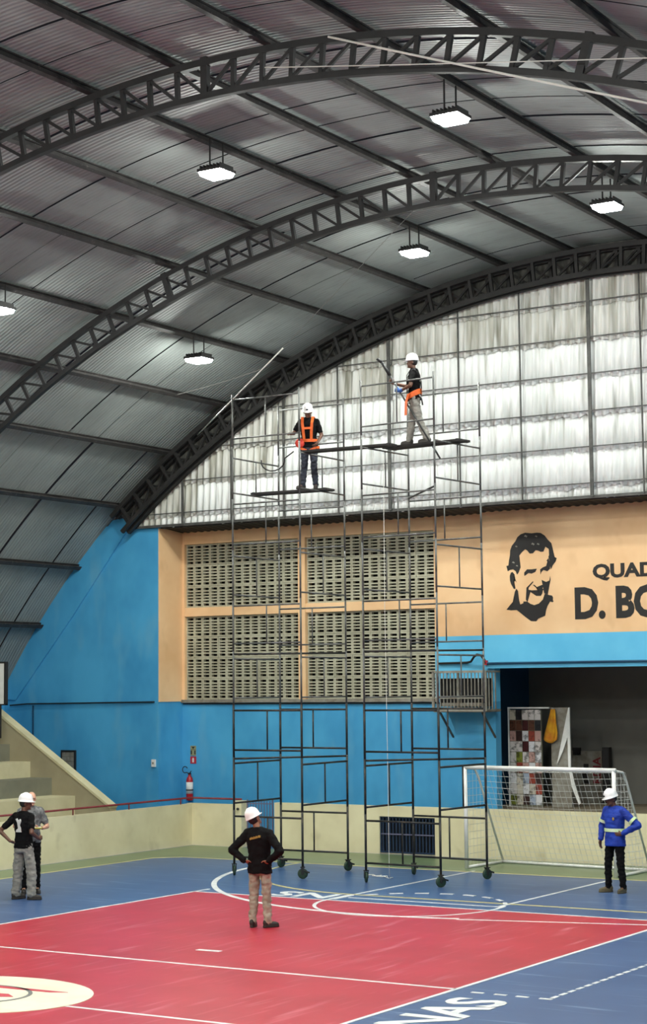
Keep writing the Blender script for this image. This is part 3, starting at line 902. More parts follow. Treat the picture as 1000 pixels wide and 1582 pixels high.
wall_text('wall_lettering', 'QUADRA', -15.45, 5.80, 0.27, 2.02, 'smaller upper line of black wall lettering beside the portrait')
wall_text('wall_lettering', 'D. BOSCO', -15.87, 4.98, 0.61, 3.40, 'large lower line of black wall lettering beside the portrait')

# ================================================================== STAGE THINGS
rk = tag(empty('poster_rack', (-17.6, 36.4, 0.95)), 'tall display board covered in small colourful covers inside the stage', 'display board')
MB().box(-0.47, 0.30, 0.0, 0.05, 0.0, 2.08).build('board', 'grey_riser', rk)
MB().box(-0.50, -0.47, -0.02, 0.05, 0.0, 2.15).box(-0.47, 0.5, -0.02, 0.05, 2.12, 2.15).build('frame', 'white_paint', rk)
PC = [(60, 40, 36), (206, 200, 196), (150, 66, 50), (120, 128, 50), (40, 40, 44), (188, 150, 140), (96, 60, 44), (214, 214, 216), (160, 172, 190), (70, 30, 30), (196, 188, 170)]
for i, c in enumerate(PC):
    mat('cover_%d' % i, c, 0.4, rgb2=tuple(int(v * 0.6) for v in c), scale=9, lo=0.5, hi=0.62)
cov = MB().box(0.004, 0.144, -0.012, 0.0, 0.004, 0.222).mesh('cover')
for i in range(5):
    for j in range(9):
        me = cov.copy()
        me.materials.clear()
        link('cover', me, 'cover_%d' % random.choice((0, 1, 1, 2, 3, 4, 5, 6, 7, 7, 8, 9, 10)), rk, (-0.46 + i * 0.152, -0.002, 0.03 + j * 0.23))
wbd = tag(empty('white_banner', (-16.85, 36.45, 0.95)), 'white banner board with a trailing ribbon beside the amber cloth', 'banner')
MB().box(-0.24, 0.22, 0.0, 0.03, 0.0, 2.14).build('board', 'cage_grey', wbd)
MB().prism_y([(0.20, 2.14), (0.23, 2.14), (0.23, 0.85), (0.30, 0.55), (0.44, 0.10), (0.40, 0.06), (0.24, 0.45), (0.17, 0.9), (0.17, 1.5), (0.05, 1.2), (-0.1, 0.9)][::-1], -0.05, -0.02).build('ribbon', 'white_paint', wbd)
cl = MB()
vs, fs = [], []
for i in range(13):
    t = i / 12
    for j in range(9):
        u = j / 8
        wd = 0.10 + 0.22 * min(1, t * 1.3)
        vs.append((-17.02 - 0.10 * t + (u - 0.35) * wd, 36.40 + 0.03 * math.sin(u * 9 + t * 3) - 0.02, 3.06 - 0.66 * t - 0.08 * math.sin(PI * u) * t))
for i in range(12):
    for j in range(8):
        p = i * 9 + j
        fs.append((p, p + 1, p + 10, p + 9))
co = cl.add(vs, fs).build('hanging_cloth', 'cloth_amber', None, True)
md = co.modifiers.new('thickness', 'SOLIDIFY'); md.thickness = 0.012
tag(co, 'amber yellow cloth hanging beside the display board on stage', 'cloth')
bn = tag(empty('wall_banner', (-17.2, 38.06, 0.95)), 'pale banner with red vertical lettering on the stage back wall', 'banner')
MB().box(-0.4, 0.58, 0.0, 0.03, 0.0, 1.15).build('sheet', 'cage_grey', bn)
text_mesh('red_lettering', 'RDIA', 0.26, 'red_paint', bn, basis((0.55, -0.004, 0.42), (0, 0, 1), (-1, 0, 0)), 0.003, 0.006, 1.0)
MB().box(0.12, 0.26, -0.006, 0.0, 0.42, 0.50).box(0.10, 0.24, -0.006, 0.0, 0.54, 0.66).box(0.14, 0.26, -0.006, 0.0, 0.70, 0.86).build('black_print', 'black_paint', bn)
for i, (px, ln) in enumerate(((-17.45, 'dark loudspeaker column on stage near the white banner'), (-16.42, 'dark loudspeaker column on stage right of the wall banner'))):
    s = tag(empty('speaker_column', (px, 37.9, 0.95)), ln, 'speaker')
    MB().box(-0.08, 0.08, -0.08, 0.08, 0.0, 1.24).build('cabinet', 'black_paint', s)
    MB().box(-0.065, 0.065, -0.09, -0.08, 0.1, 1.2).build('grille', 'truss_steel', s)
    MB().box(-0.12, 0.12, -0.12, 0.12, 0.0, 0.03).build('foot', 'black_paint', s)
wf = tag(empty('wall_plate', (-17.6 + 0.38, 38.08, 2.0)), 'small dark frame on the stage wall', 'frame')
MB().box(-0.10, 0.10, -0.02, 0.0, 0.0, 0.17).build('plate', 'black_paint', wf)
MB().box(-0.08, 0.08, -0.026, -0.02, 0.02, 0.15).build('inset', 'truss_steel', wf)

# ================================================================== SCAFFOLD TOWERS
TR = 0.0225
TB = [1.12, 2.13, 3.14, 4.15, 5.16, 6.16, 7.17, 8.07, 9.22]     # top rung of each lift
BB = [0.35, 1.37, 2.38, 3.39, 4.43, 5.40, 6.38, 7.38, 8.45]
ZB = [0.20, 1.24, 2.25, 3.26, 4.29, 5.28, 6.27, 7.27, 8.30, 9.34]
wheel_me = MB().lathe([(0.0, -0.024), (0.035, -0.028), (0.075, -0.022), (0.095, -0.018), (0.098, 0.0), (0.095, 0.018), (0.075, 0.022), (0.035, 0.028), (0.0, 0.024)], 20, (0, 0, 0), 'x').mesh('wheel', True)
fork_me = MB().box(-0.040, -0.030, -0.03, 0.02, -0.02, 0.12).box(0.030, 0.040, -0.03, 0.02, -0.02, 0.12).box(-0.045, 0.045, -0.045, 0.045, 0.11, 0.125).tube([(0, 0.0, 0.12), (0, 0, 0.2)], 0.018, 8).bar((0.036, 0, 0.06), (0.036, 0.13, 0.02), 0.012, 0.03).mesh('caster')
tube_cache = {}
def seg(parent, name, p0, p1, r=TR, m='scaffold_tube'):
    p0, p1 = Vector(p0), Vector(p1)
    ln = round((p1 - p0).length, 3)
    key = (ln, r, m)
    if key not in tube_cache:
        tube_cache[key] = MB().tube([(0, 0, 0), (0, 0, ln)], r, 8).mesh('tube', True)
    o = link(name, tube_cache[key], m, parent)
    o.location = p0
    o.rotation_mode = 'QUATERNION'
    o.rotation_quaternion = (p1 - p0).to_track_quat('Z', 'Y')
    return o
def tower(cx, cy, wx, wy, rz, label, diag):
    t = tag(empty('scaffold_tower', (cx, cy, 0), rz), label, 'scaffold', 'rolling scaffold towers')
    hx, hy = wx / 2, wy / 2
    for k in range(9):
        jit = random.uniform(-0.012, 0.012)
        tm = 'scaffold_tube' if k < 3 else 'scaffold_tube_grey'
        q_ = 1.0 if k < 3 else 0.84
        if k % 2 == 0:
            pairs = [((-hx, -hy), (hx, -hy)), ((-hx, hy), (hx, hy))]
        else:
            pairs = [((-hx, -hy), (-hx, hy)), ((hx, -hy), (hx, hy))]
        for (a, b) in pairs:
            fr = empty('frame', (0, 0, 0), 0, t)
            j2 = jit + random.uniform(-0.01, 0.01)
            for p in (a, b):
                seg(fr, 'upright', (p[0], p[1], ZB[k]), (p[0], p[1], ZB[k + 1]), TR * q_, tm)
            seg(fr, 'rung', (a[0], a[1], TB[k] + j2), (b[0], b[1], TB[k] + j2), 0.019 * q_, tm)
            seg(fr, 'rung', (a[0], a[1], BB[k] + j2), (b[0], b[1], BB[k] + j2), 0.019 * q_, tm)
            m = ((a[0] + b[0]) / 2, (a[1] + b[1]) / 2)
            seg(fr, 'stud', (m[0], m[1], BB[k] + j2), (m[0], m[1], TB[k] + j2), 0.016 * q_, tm)
    for (x0, y0, x1, y1, z) in diag:
        seg(t, 'plan_brace', (x0 * hx, y0 * hy, z), (x1 * hx, y1 * hy, z + 0.01), 0.019)
    for sx in (-1, 1):
        for sy in (-1, 1):
            c = link('caster', fork_me, 'scaffold_tube', t, (sx * hx, sy * hy, 0.098))
            c.rotation_euler = (0, 0, random.uniform(-1.2, 1.2))
            link('wheel', wheel_me, 'caster_green', c)
    return t
tower(-19.65, 30.01, 1.56, 1.66, R(0.5), 'left of the two tall rolling scaffold towers', [(-1, -1, 1, 1, 2.22), (-1, -1, 1, 1, 4.24)])
tower(-16.62, 29.95, 1.63, 1.60, R(-4), 'right of the two tall rolling scaffold towers', [(-1, -1, 1, 1, 2.22), (-1, -1, 1, 1, 4.24), (1, -1, -1, 1, 7.22)])

def plank(name, x0, y0, x1, y1, z, label, wd=0.3, n=1):
    d = Vector((x1 - x0, y1 - y0, 0))
    ln = d.length
    o = tag(empty(name, (x0, y0, z), math.atan2(d.y, d.x)), label, 'plank', 'walk boards on the scaffold')
    MB().box(0, ln, -wd / 2, wd / 2, 0.0, 0.04).build('board', 'plank_dark', o)
    for e in (0.06, ln - 0.06):
        MB().box(e - 0.025, e + 0.025, -wd / 2 - 0.005, wd / 2 + 0.005, -0.006, 0.046).build('end_cleat', 'truss_steel', o)
    return o
plank('walk_board', -20.42, 29.95, -18.70, 30.05, 7.405, 'dark walk board under the man in the orange harness on the left tower', 0.34)
plank('walk_board', -18.98, 29.46, -16.98, 29.56, 8.095, 'dark walk board bridging the gap between the two towers', 0.28)
plank('walk_board', -17.36, 29.98, -15.60, 29.80, 8.095, 'dark walk board under the man with the pole on the right tower', 0.36)

# thin white rope hanging from the right tower and loosely coiled on the floor
rp = [(-17.25, 29.62, 8.0), (-17.26, 29.62, 5.0), (-17.25, 29.64, 2.0), (-17.27, 29.68, 0.25), (-17.30, 29.75, 0.03)]
for i in range(26):
    rp.append((-17.45 - 0.025 * i + 0.10 * math.sin(i * 1.3), 30.0 + 0.09 * math.cos(i * 1.7) + 0.012 * i, 0.012 + 0.01 * (i % 2)))
tag(MB().tube(rp, 0.0055, 5).build('rope', 'rope_white', None, True), 'thin white rope hanging inside the right scaffold tower', 'rope')
cb = [(-20.1, 30.2, 7.44)] + [(-19.75 + 0.28 * math.cos(t), 29.6, 8.02 + 0.20 * math.sin(t)) for t in [R(170 + 22 * i) for i in range(10)]] + [(-19.2, 29.5, 8.15)]
tag(MB().tube(cb[1:], 0.014, 6).build('cable_loop', 'black_rubber', None, True), 'loop of dark cable hanging beside the harnessed man on the left tower', 'cable')

# ================================================================== GOAL
gl = tag(empty('goal', (-17.01, 32.27, 0), math.atan2(-0.30, 3.28)), 'white futsal goal with net standing in front of the stage', 'goal')
GW, GH = 3.3, 1.98
MB().tube([(0, 0, 0), (0, 0, GH)], 0.04, 12).build('post', 'white_paint', gl, True)
MB().tube([(GW, 0, 0), (GW, 0, GH)], 0.04, 12).build('post', 'white_paint', gl, True)
MB().tube([(-0.04, 0, GH), (GW + 0.04, 0, GH)], 0.042, 12).build('crossbar', 'white_paint', gl, True)
for xx in (0, GW):
    MB().tube([(xx, 0, GH), (xx, 0.35, GH - 0.05), (xx, 0.5, GH - 0.25), (xx, 1.35, 0.05)], 0.022, 8).build('side_stay', 'white_paint', gl, True)
    MB().tube([(xx, 0, 0.03), (xx, 1.35, 0.03)], 0.03, 8).build('base_bar', 'white_paint', gl, True)
MB().tube([(0, 1.35, 0.03), (GW, 1.35, 0.03)], 0.03, 8).build('base_bar', 'white_paint', gl, True)
net = MB()
def netpt(u, s):
    if s < 0.2:
        y_, z_ = 0.45 * s / 0.2, GH - 0.06 * s / 0.2
    else:
        q = (s - 0.2) / 0.8
        y_, z_ = 0.45 + 0.88 * q, (GH - 0.06) * (1 - q) + 0.04 * q
    sg_ = 0.05 * math.sin(PI * u) * math.sin(PI * s)
    return (u * GW, y_, z_ - sg_)
NU, NS = 28, 20
for i in range(NU + 1):
    net.tube([netpt(i / NU, s / 10) for s in range(11)], 0.0035, 4)
for j in range(NS + 1):
    net.tube([netpt(u / 8, j / NS) for u in range(9)], 0.0035, 4)
for xx in (0, GW):
    for j in range(1, 14):
        z_ = GH * j / 14
        yy = 1.33 - 0.88 * z_ / (GH - 0.06) if z_ < 1.9 else 0.45
        net.tube([(xx, 0, z_), (xx, max(0.3, yy), z_)], 0.0035, 4)
    for j in range(1, 10):
        y_ = 1.33 * j / 10
        zt = GH - 0.06 if y_ < 0.45 else (GH - 0.06) * (1 - (y_ - 0.45) / 0.88)
        net.tube([(xx, y_, 0.03), (xx, y_, max(zt, 0.06))], 0.0035, 4)
net.build('net', 'net_cord', gl)

# ================================================================== PEOPLE
def remesh(b, name, m, parent, voxel, smooth=4, wrinkle=0.0, wf=9.0, seed=0.0):
    """union of overlapping solids -> one continuous smooth surface"""
    me = b.mesh(name)
    o = bpy.data.objects.new(name, me)
    COL.objects.link(o)
    md = o.modifiers.new('r', 'REMESH')
    md.mode = 'VOXEL'
    md.voxel_size = voxel
    ms = o.modifiers.new('s', 'SMOOTH')
    ms.factor = 0.5
    ms.iterations = smooth
    dg = bpy.context.evaluated_depsgraph_get()
    dg.update()
    me2 = bpy.data.meshes.new_from_object(o.evaluated_get(dg))
    bpy.data.objects.remove(o)
    bpy.data.meshes.remove(me)
    if wrinkle:
        me2.update()
        no = [v.normal.copy() for v in me2.vertices]
        for v, n_ in zip(me2.vertices, no):
            p = Vector((v.co.x * wf, v.co.y * wf, v.co.z * wf * 1.7 + seed))
            v.co += n_ * (noise.noise(p) * wrinkle + noise.noise(p * 2.3) * wrinkle * 0.4)
    for p in me2.polygons:
        p.use_smooth = True
    me2.name = name
    me2.materials.clear()
    return link(name, me2, m, parent)

def hand(b, wr, d, palm, side, grip=0.35):
    """palm, four fingers and a thumb; d = direction of the hand, palm = direction the palm faces"""
    d = Vector(d).normalized()
    palm = (Vector(palm) - d * Vector(palm).dot(d)).normalized()
    s = d.cross(palm) * side            # towards the thumb
    wr = Vector(wr)
    rot = Matrix((s, palm, d)).transposed()
    b.ell(wr + d * 0.05, (0.041, 0.018, 0.058), rot)
    for i, (off, ln) in enumerate(((0.028, 0.072), (0.010, 0.080), (-0.010, 0.074), (-0.028, 0.058))):
        p0 = wr + d * 0.088 + s * off
        d1 = (d * math.cos(grip) + palm * math.sin(grip)).normalized()
        d2 = (d * math.cos(grip * 2.6) + palm * math.sin(grip * 2.6)).normalized()
        p1 = p0 + d1 * ln * 0.55
        p2 = p1 + d2 * ln * 0.5
        b.capsule(p0 - d * 0.015, p1, 0.0095, 0.009, 8).capsule(p1, p2, 0.009, 0.0075, 8)
    t0 = wr + d * 0.03 + s * 0.03
    t1 = t0 + (d * 0.7 + s * 0.6 + palm * 0.3).normalized() * 0.045
    t2 = t1 + (d * 0.9 + palm * 0.45).normalized() * 0.035
    b.capsule(t0, t1, 0.013, 0.011, 8).capsule(t1, t2, 0.011, 0.009, 8)

BASE = dict(hipR=(-0.09, 0, 0.90), hipL=(0.09, 0, 0.90), kneeR=(-0.10, -0.02, 0.49), kneeL=(0.10, -0.02, 0.49), ankR=(-0.11, 0.02, 0.09), ankL=(0.11, 0.02, 0.09),
            toeR=(-0.15, -1), toeL=(0.15, -1), elbR=(-0.26, 0.03, 1.14), elbL=(0.26, 0.03, 1.14), wrR=(-0.27, -0.05, 0.89), wrL=(0.27, -0.05, 0.89),
            hdR=(0, -0.15, -1), hdL=(0, -0.15, -1), paR=(1, 0, 0), paL=(-1, 0, 0), lean=0.0, yaw=0.0, pitch=0.0, gripR=0.35, gripL=0.35, roll=0.0, hx=0.0)
def person(loc, facing, label, pose, skin='skin_dark', top='cloth_black', sleeve='short', legs='cloth_grey', shoe='shoe_dark', hat=True, hair='hair_black', scale=1.0, gloves=None, loose=1.0, jacket=False, hatshift=0.0):
    J = dict(BASE)
    J.update(pose)
    V = {k: (Vector(v) if isinstance(v, tuple) and len(v) == 3 else v) for k, v in J.items()}
    th = math.atan2(facing[0], -facing[1])
    root = tag(empty('person', loc, th), label, 'person', 'workers in the hall')
    root.scale = (scale,) * 3
    lean = J['lean']
    def warp(p):
        q = max(0.0, p.z - 0.95)
        return Vector((p.x, p.y - lean * q - lean * 0.35 * q * q, p.z - 0.10 * abs(lean) * q))
    shR, shL = warp(Vector((-0.175, 0.01, 1.395))), warp(Vector((0.175, 0.01, 1.395)))
    neck = warp(Vector((0, 0.01, 1.46)))
    H = Matrix.Rotation(R(J['yaw']), 3, 'Z') @ Matrix.Rotation(R(J['pitch']), 3, 'X') @ Matrix.Rotation(R(J['roll']), 3, 'Y')
    nb = neck + Vector((J['hx'], -0.01, 0.04))
    hc = nb + H @ Vector((0, -0.025, 0.115))
    # --- body: one continuous surface
    b = MB()
    b.loft([(0.84, 0.08, 0.06, 0, 0), (0.92, 0.120, 0.080, 0, 0), (1.06, 0.130, 0.092, 0, 0), (1.22, 0.150, 0.105, 0, 0), (1.36, 0.165, 0.10, 0, 0.005), (1.44, 0.12, 0.075, 0, 0.01), (1.48, 0.06, 0.055, 0, 0.01)], 20, warp)
    b.capsule(neck - Vector((0, 0, 0.04)), hc - H @ Vector((0, -0.01, 0.06)), 0.055, 0.052)
    b.ell(hc + H @ Vector((0, 0.008, 0.02)), (0.076, 0.094, 0.098), H)
    b.ell(hc + H @ Vector((0, -0.020, -0.045)), (0.060, 0.070, 0.075), H)
    b.ell(hc + H @ Vector((0, -0.092, -0.018)), (0.014, 0.018, 0.024), H)
    b.ell(hc + H @ Vector((0, -0.080, 0.030)), (0.050, 0.014, 0.012), H)
    b.ell(hc + H @ Vector((0, -0.080, -0.088)), (0.026, 0.018, 0.018), H)
    for s in (-1, 1):
        b.ell(hc + H @ Vector((s * 0.078, 0.012, -0.010)), (0.010, 0.020, 0.032), H, 10, 8)
    for S, sh in (('R', shR), ('L', shL)):
        e, wri = V['elb' + S], V['wr' + S]
        b.capsule(sh, e, 0.052, 0.040).capsule(e, wri, 0.039, 0.027)
        hand(b, wri, V['hd' + S], V['pa' + S], 1 if S == 'R' else -1, J['grip' + S])
        b.capsule(V['hip' + S], V['knee' + S], 0.062, 0.042).capsule(V['knee' + S], V['ank' + S], 0.040, 0.034)
        b.capsule(V['ank' + S], V['ank' + S] + Vector((J['toe' + S][0], J['toe' + S][1], 0)).normalized() * 0.1 - Vector((0, 0, 0.045)), 0.036, 0.03)
    remesh(b, 'body', skin, root, 0.0085, 3)
    for s in (-1, 1):
        MB().ell(hc + H @ Vector((s * 0.030, -0.088, 0.010)), (0.010, 0.006, 0.006), H, 8, 6).build('eye', 'eye_dark', root, True)
    MB().ell(hc + H @ Vector((0, -0.090, -0.058)), (0.022, 0.006, 0.006), H, 10, 6).build('lips', 'lip_brown', root, True)
    # --- hair
    hb_ = MB()
    if hat:
        hb_.ell(hc + H @ Vector((0, 0.022, 0.010)), (0.080, 0.088, 0.085), H)
    else:
        hb_.ell(hc + H @ Vector((0, 0.030, 0.012)), (0.083, 0.084, 0.080), H)
    hb_.build('hair', hair, root, True)
    # --- top
    t = MB()
    hem = 0.80 if jacket else 0.86
    k = 0.012 if jacket else 0.0
    t.loft([(hem, 0.180 + k, 0.125 + k, 0, 0), (0.95, 0.176 + k, 0.124 + k, 0, 0), (1.08, 0.160 + k, 0.114 + k, 0, 0), (1.22, 0.176 + k, 0.122 + k, 0, 0), (1.34, 0.190 + k, 0.120 + k, 0, 0.005), (1.42, 0.168 + k, 0.098, 0, 0.01), (1.475, 0.085, 0.072, 0, 0.01), (1.495, 0.066, 0.060, 0, 0.01)], 24, warp)
    for S, sh in (('R', shR), ('L', shL)):
        e, wri = V['elb' + S], V['wr' + S]
        t.ell(sh, (0.060 + k, 0.066 + k, 0.060 + k))
        t.capsule(sh + Vector((0, 0, 0.01)), neck + Vector((0.04 if S == 'L' else -0.04, 0, -0.005)), 0.058 + k, 0.045)
        if sleeve == 'long':
            t.capsule(sh, e, 0.060 + k, 0.052 + k).capsule(e, e.lerp(wri, 0.93), 0.053 + k, 0.042 + k * 0.6)
        else:
            t.capsule(sh, sh.lerp(e, 0.68), 0.060 + k, 0.060 + k)
    remesh(t, 'jacket' if jacket else 'shirt', top, root, 0.011, 3, 0.011, 11.0, loc[0])
    # --- trousers
    t = MB()
    t.loft([(0.80, 0.165, 0.112, 0, 0), (0.88, 0.172, 0.118, 0, 0), (0.94, 0.150, 0.100, 0, 0), (0.99, 0.130, 0.085, 0, 0)], 24)
    for S in 'RL':
        h, kn, an = V['hip' + S], V['knee' + S], V['ank' + S]
        t.capsule(h, kn, 0.094, 0.074 * loose).capsule(kn, an + Vector((0, 0, 0.01)), 0.073 * loose, 0.062 * loose)
    remesh(t, 'trousers', legs, root, 0.011, 3, 0.017, 12.0, loc[1])
    # --- shoes
    for S in 'RL':
        a = V['ank' + S]
        td = Vector((J['toe' + S][0], J['toe' + S][1], 0)).normalized()
        rot = Matrix((td.cross(Vector((0, 0, 1))), td, Vector((0, 0, 1)))).transposed()
        z0 = a.z - 0.09
        q = MB()
        base = Vector((a.x, a.y, z0))
        q.ell(base + td * 0.055 + Vector((0, 0, 0.045)), (0.046, 0.125, 0.045), rot)
        q.ell(base - td * 0.02 + Vector((0, 0, 0.07)), (0.046, 0.062, 0.062), rot)
        sole = [(base + rot @ Vector((0.047 * math.cos(u), 0.05 + 0.133 * math.sin(u), 0))) for u in [2 * PI * i / 20 for i in range(20)]]
        q.prism_z([(p.x, p.y) for p in sole], z0 + 0.0, z0 + 0.028)
        remesh(q, 'shoe', shoe, root, 0.008, 2)
    # --- helmet
    if hat:
        he = MB()
        prof = [(0.138, 0.0), (0.140, 0.006), (0.120, 0.016), (0.117, 0.05), (0.108, 0.092), (0.084, 0.128), (0.045, 0.148), (0.0, 0.153)]
        he.lathe(prof, 32, (0, 0, 0), 'z', 0.90, 1.06)
        inner = [(0.157, 0.0), (0.118, 0.008), (0.116, 0.05), (0.104, 0.08), (0.07, 0.11), (0.0, 0.125)]
        hv = [Vector(v) for v in he.v]
        for i, v in enumerate(hv):
            if v.z < 0.012:
                if v.y < 0:
                    v.y *= 1.16
                else:
                    v.y *= 0.92
                    v.x *= 0.96
        he.v = [tuple(hc + H @ (v + Vector((0, 0.006, 0.030 + hatshift)))) for v in hv]
        ho = he.build('helmet', 'helmet_white', root, True)
        rd = MB()
        for sx in (-0.03, 0.0, 0.03):
            pts = [Vector((sx, 0.106 * math.cos(R(20 + 14 * i)), 0.035 + 0.151 * math.sin(R(20 + 14 * i)))) for i in range(11)]
            rd.tube([hc + H @ (p + Vector((0, 0.006, hatshift))) for p in pts], 0.006, 6)
        rd.build('helmet_ridge', 'helmet_white', ho, True)
        bd = MB().ell(hc + H @ Vector((0, -0.116, 0.085 + hatshift)), (0.028, 0.010, 0.016), H, 10, 6)
        bd.build('helmet_badge', 'black_paint', ho, True)
    if gloves:
        for S in gloves:
            g = MB()
            hand(g, V['wr' + S], V['hd' + S], V['pa' + S], 1 if S == 'R' else -1, J['grip' + S])
            g.capsule(V['elb' + S].lerp(V['wr' + S], 0.85), V['wr' + S], 0.034, 0.034)
            gm = MB()
            gm.v, gm.f = g.v, g.f
            c = V['wr' + S]
            gm.v = [tuple(c + (Vector(p) - c) * 1.12) for p in gm.v]
            remesh(gm, 'glove', 'glove_blue', root, 0.009, 2)
    root['_w'] = 1
    del root['_w']
    return root, V, warp, hc, H

def ribbon(pts, nrm, wd, th, m, name, parent):
    """flat strap through pts lying on a surface with normals nrm"""
    b = MB()
    vs, fs = [], []
    n = len(pts)
    for i in range(n):
        p = Vector(pts[i])
        d = (Vector(pts[min(i + 1, n - 1)]) - Vector(pts[max(i - 1, 0)])).normalized()
        nn = Vector(nrm[i]).normalized()
        s = d.cross(nn).normalized() * wd / 2
        vs += [p - s, p + s, p + s + nn * th, p - s + nn * th]
    for i in range(n - 1):
        a, e = i * 4, i * 4 + 4
        for k in range(4):
            fs.append((a + k, a + (k + 1) % 4, e + (k + 1) % 4, e + k))
    fs += [(3, 2, 1, 0), tuple((n - 1) * 4 + k for k in range(4))]
    return b.add(vs, fs).build(name, m, parent)
def belt(root, warp, z, rx, ry, wd, m, name, drop=0.0):
    pts, nr = [], []
    for i in range(29):
        t_ = 2 * PI * i / 28
        pts.append(warp(Vector((rx * math.cos(t_), ry * math.sin(t_), z + drop * math.sin(t_)))))
        nr.append((math.cos(t_), math.sin(t_), 0))
    return ribbon(pts, nr, wd, 0.012, m, name, root)
def harness(root, warp, V, m='harness_orange'):
    for s in (-1, 1):
        pts, nr = [], []
        for (x_, y_, z_, ny) in ((0.075, 0.125, 1.02, 1), (0.085, 0.135, 1.2, 1), (0.10, 0.125, 1.36, 1), (0.11, 0.05, 1.485, 0.5), (0.11, -0.03, 1.49, -0.5), (0.10, -0.122, 1.36, -1), (0.085, -0.136, 1.2, -1), (0.075, -0.130, 1.02, -1)):
            pts.append(warp(Vector((s * x_, y_, z_))))
            nr.append((0, ny, 0.4 if abs(ny) < 1 else 0.0))
        ribbon(pts, nr, 0.055, 0.012, m, 'shoulder_strap', root)
    ribbon([warp(Vector((x_, -0.142, 1.25))) for x_ in (-0.09, 0, 0.09)], [(0, -1, 0)] * 3, 0.045, 0.012, m, 'chest_strap', root)
    belt(root, warp, 1.0, 0.185, 0.138, 0.06, m, 'waist_belt')
    for S, s in (('R', -1), ('L', 1)):
        pts, nr = [], []
        h = V['hip' + S]
        kd = (V['knee' + S] - h).normalized()
        c = h + kd * 0.08
        for i in range(21):
            t_ = 2 * PI * i / 20
            o_ = Vector((0.115 * math.cos(t_), 0.115 * math.sin(t_), 0.05 * s * math.cos(t_)))
            pts.append(c + o_)
            nr.append((math.cos(t_), math.sin(t_), 0))
        ribbon(pts, nr, 0.045, 0.012, m, 'leg_strap', root)

HIPS = dict(elbR=(-0.40, 0.13, 1.15), wrR=(-0.20, 0.12, 0.99), hdR=(0.75, -0.45, -0.3), paR=(0.5, 0, -0.5),
            elbL=(0.40, 0.13, 1.15), wrL=(0.20, 0.12, 0.99), hdL=(-0.75, -0.45, -0.3), paL=(-0.5, 0, -0.5))
# man in black jacket seen from behind
p, V, wp, hc, H = person((-15.68, 23.07, 0.003), (-0.15, 1.0), 'man in black jacket and beige trousers seen from behind, hands on hips',
    dict(HIPS, ankR=(-0.13, 0.0, 0.09), ankL=(0.10, 0.05, 0.09), kneeL=(0.10, 0.0, 0.49), toeR=(-0.75, -0.8), toeL=(0.2, -1), yaw=-14, pitch=-18, lean=-0.05, roll=18, hx=0.035),
    sleeve='long', legs='cloth_beige', jacket=True, scale=1.0, skin='skin_mid')
for i in range(9):
    x_ = -0.085 + 0.02 * i
    MB().box(x_, x_ + 0.014, 0.125, 0.166, 1.345 - 0.005 * i, 1.375 - 0.005 * i + 0.006 * (i % 2)).build('back_print', 'gold_print', p)

# man with white hard hat and black polo at the far left
p, V, wp, hc, H = person((-21.33, 24.15, 0.003), (0.02, 1.0), 'man in white hard hat, black polo and grey trousers at the far left',
    dict(HIPS, elbR=(-0.27, 0.10, 1.14), wrR=(-0.24, -0.12, 1.02), hdR=(0.2, -1, 0.1), paR=(1, 0, 0), elbL=(0.40, 0.16, 1.15), wrL=(0.19, 0.13, 0.98), ankL=(0.15, 0.02, 0.09), ankR=(-0.15, -0.04, 0.09), kneeL=(0.13, -0.01, 0.49), kneeR=(-0.13, -0.05, 0.49), toeR=(-0.9, -0.5), toeL=(-0.5, -1), yaw=-45, pitch=4),
    legs='cloth_grey', loose=1.22, scale=1.01)
MB().prism_y([(-0.06, 1.14), (0.05, 1.14), (0.04, 1.18), (0.0, 1.20), (0.02, 1.30), (0.06, 1.36), (0.03, 1.37), (0.0, 1.33), (-0.04, 1.36), (-0.05, 1.33), (-0.03, 1.26), (-0.05, 1.2)], 0.115, 0.144).build('back_print', 'print_white', p)

# grey-haired man behind him, holding a yellow folder
p, V, wp, hc, H = person((-21.83, 24.9, 0.003), (0.75, -0.65), 'grey-haired man in a grey checked shirt behind the man in black polo',
    dict(elbR=(-0.27, 0.0, 1.15), wrR=(-0.12, -0.24, 1.10), hdR=(0.8, -0.5, 0.1), paR=(0, 0.3, 1), elbL=(0.28, -0.02, 1.13), wrL=(0.16, -0.27, 1.12), hdL=(-0.7, -0.5, 0.1), paL=(0, 0.2, 1), yaw=8, pitch=8),
    skin='skin_light', top='cloth_grey_check', legs='cloth_trouser_black', hat=False, hair='hair_grey', scale=1.03)
fl = tag(empty('folder', (-21.83 + 0.75 * 0.30, 24.9 - 0.65 * 0.30, 1.165), math.atan2(0.75, 0.65)), 'yellow folder held by the grey-haired man', 'folder')
MB().box(-0.16, 0.14, -0.14, 0.08, 0.0, 0.016).build('cover', 'yellow_card', fl)
MB().box(-0.15, 0.13, -0.13, 0.07, 0.016, 0.02).build('sheet', 'print_white', fl)

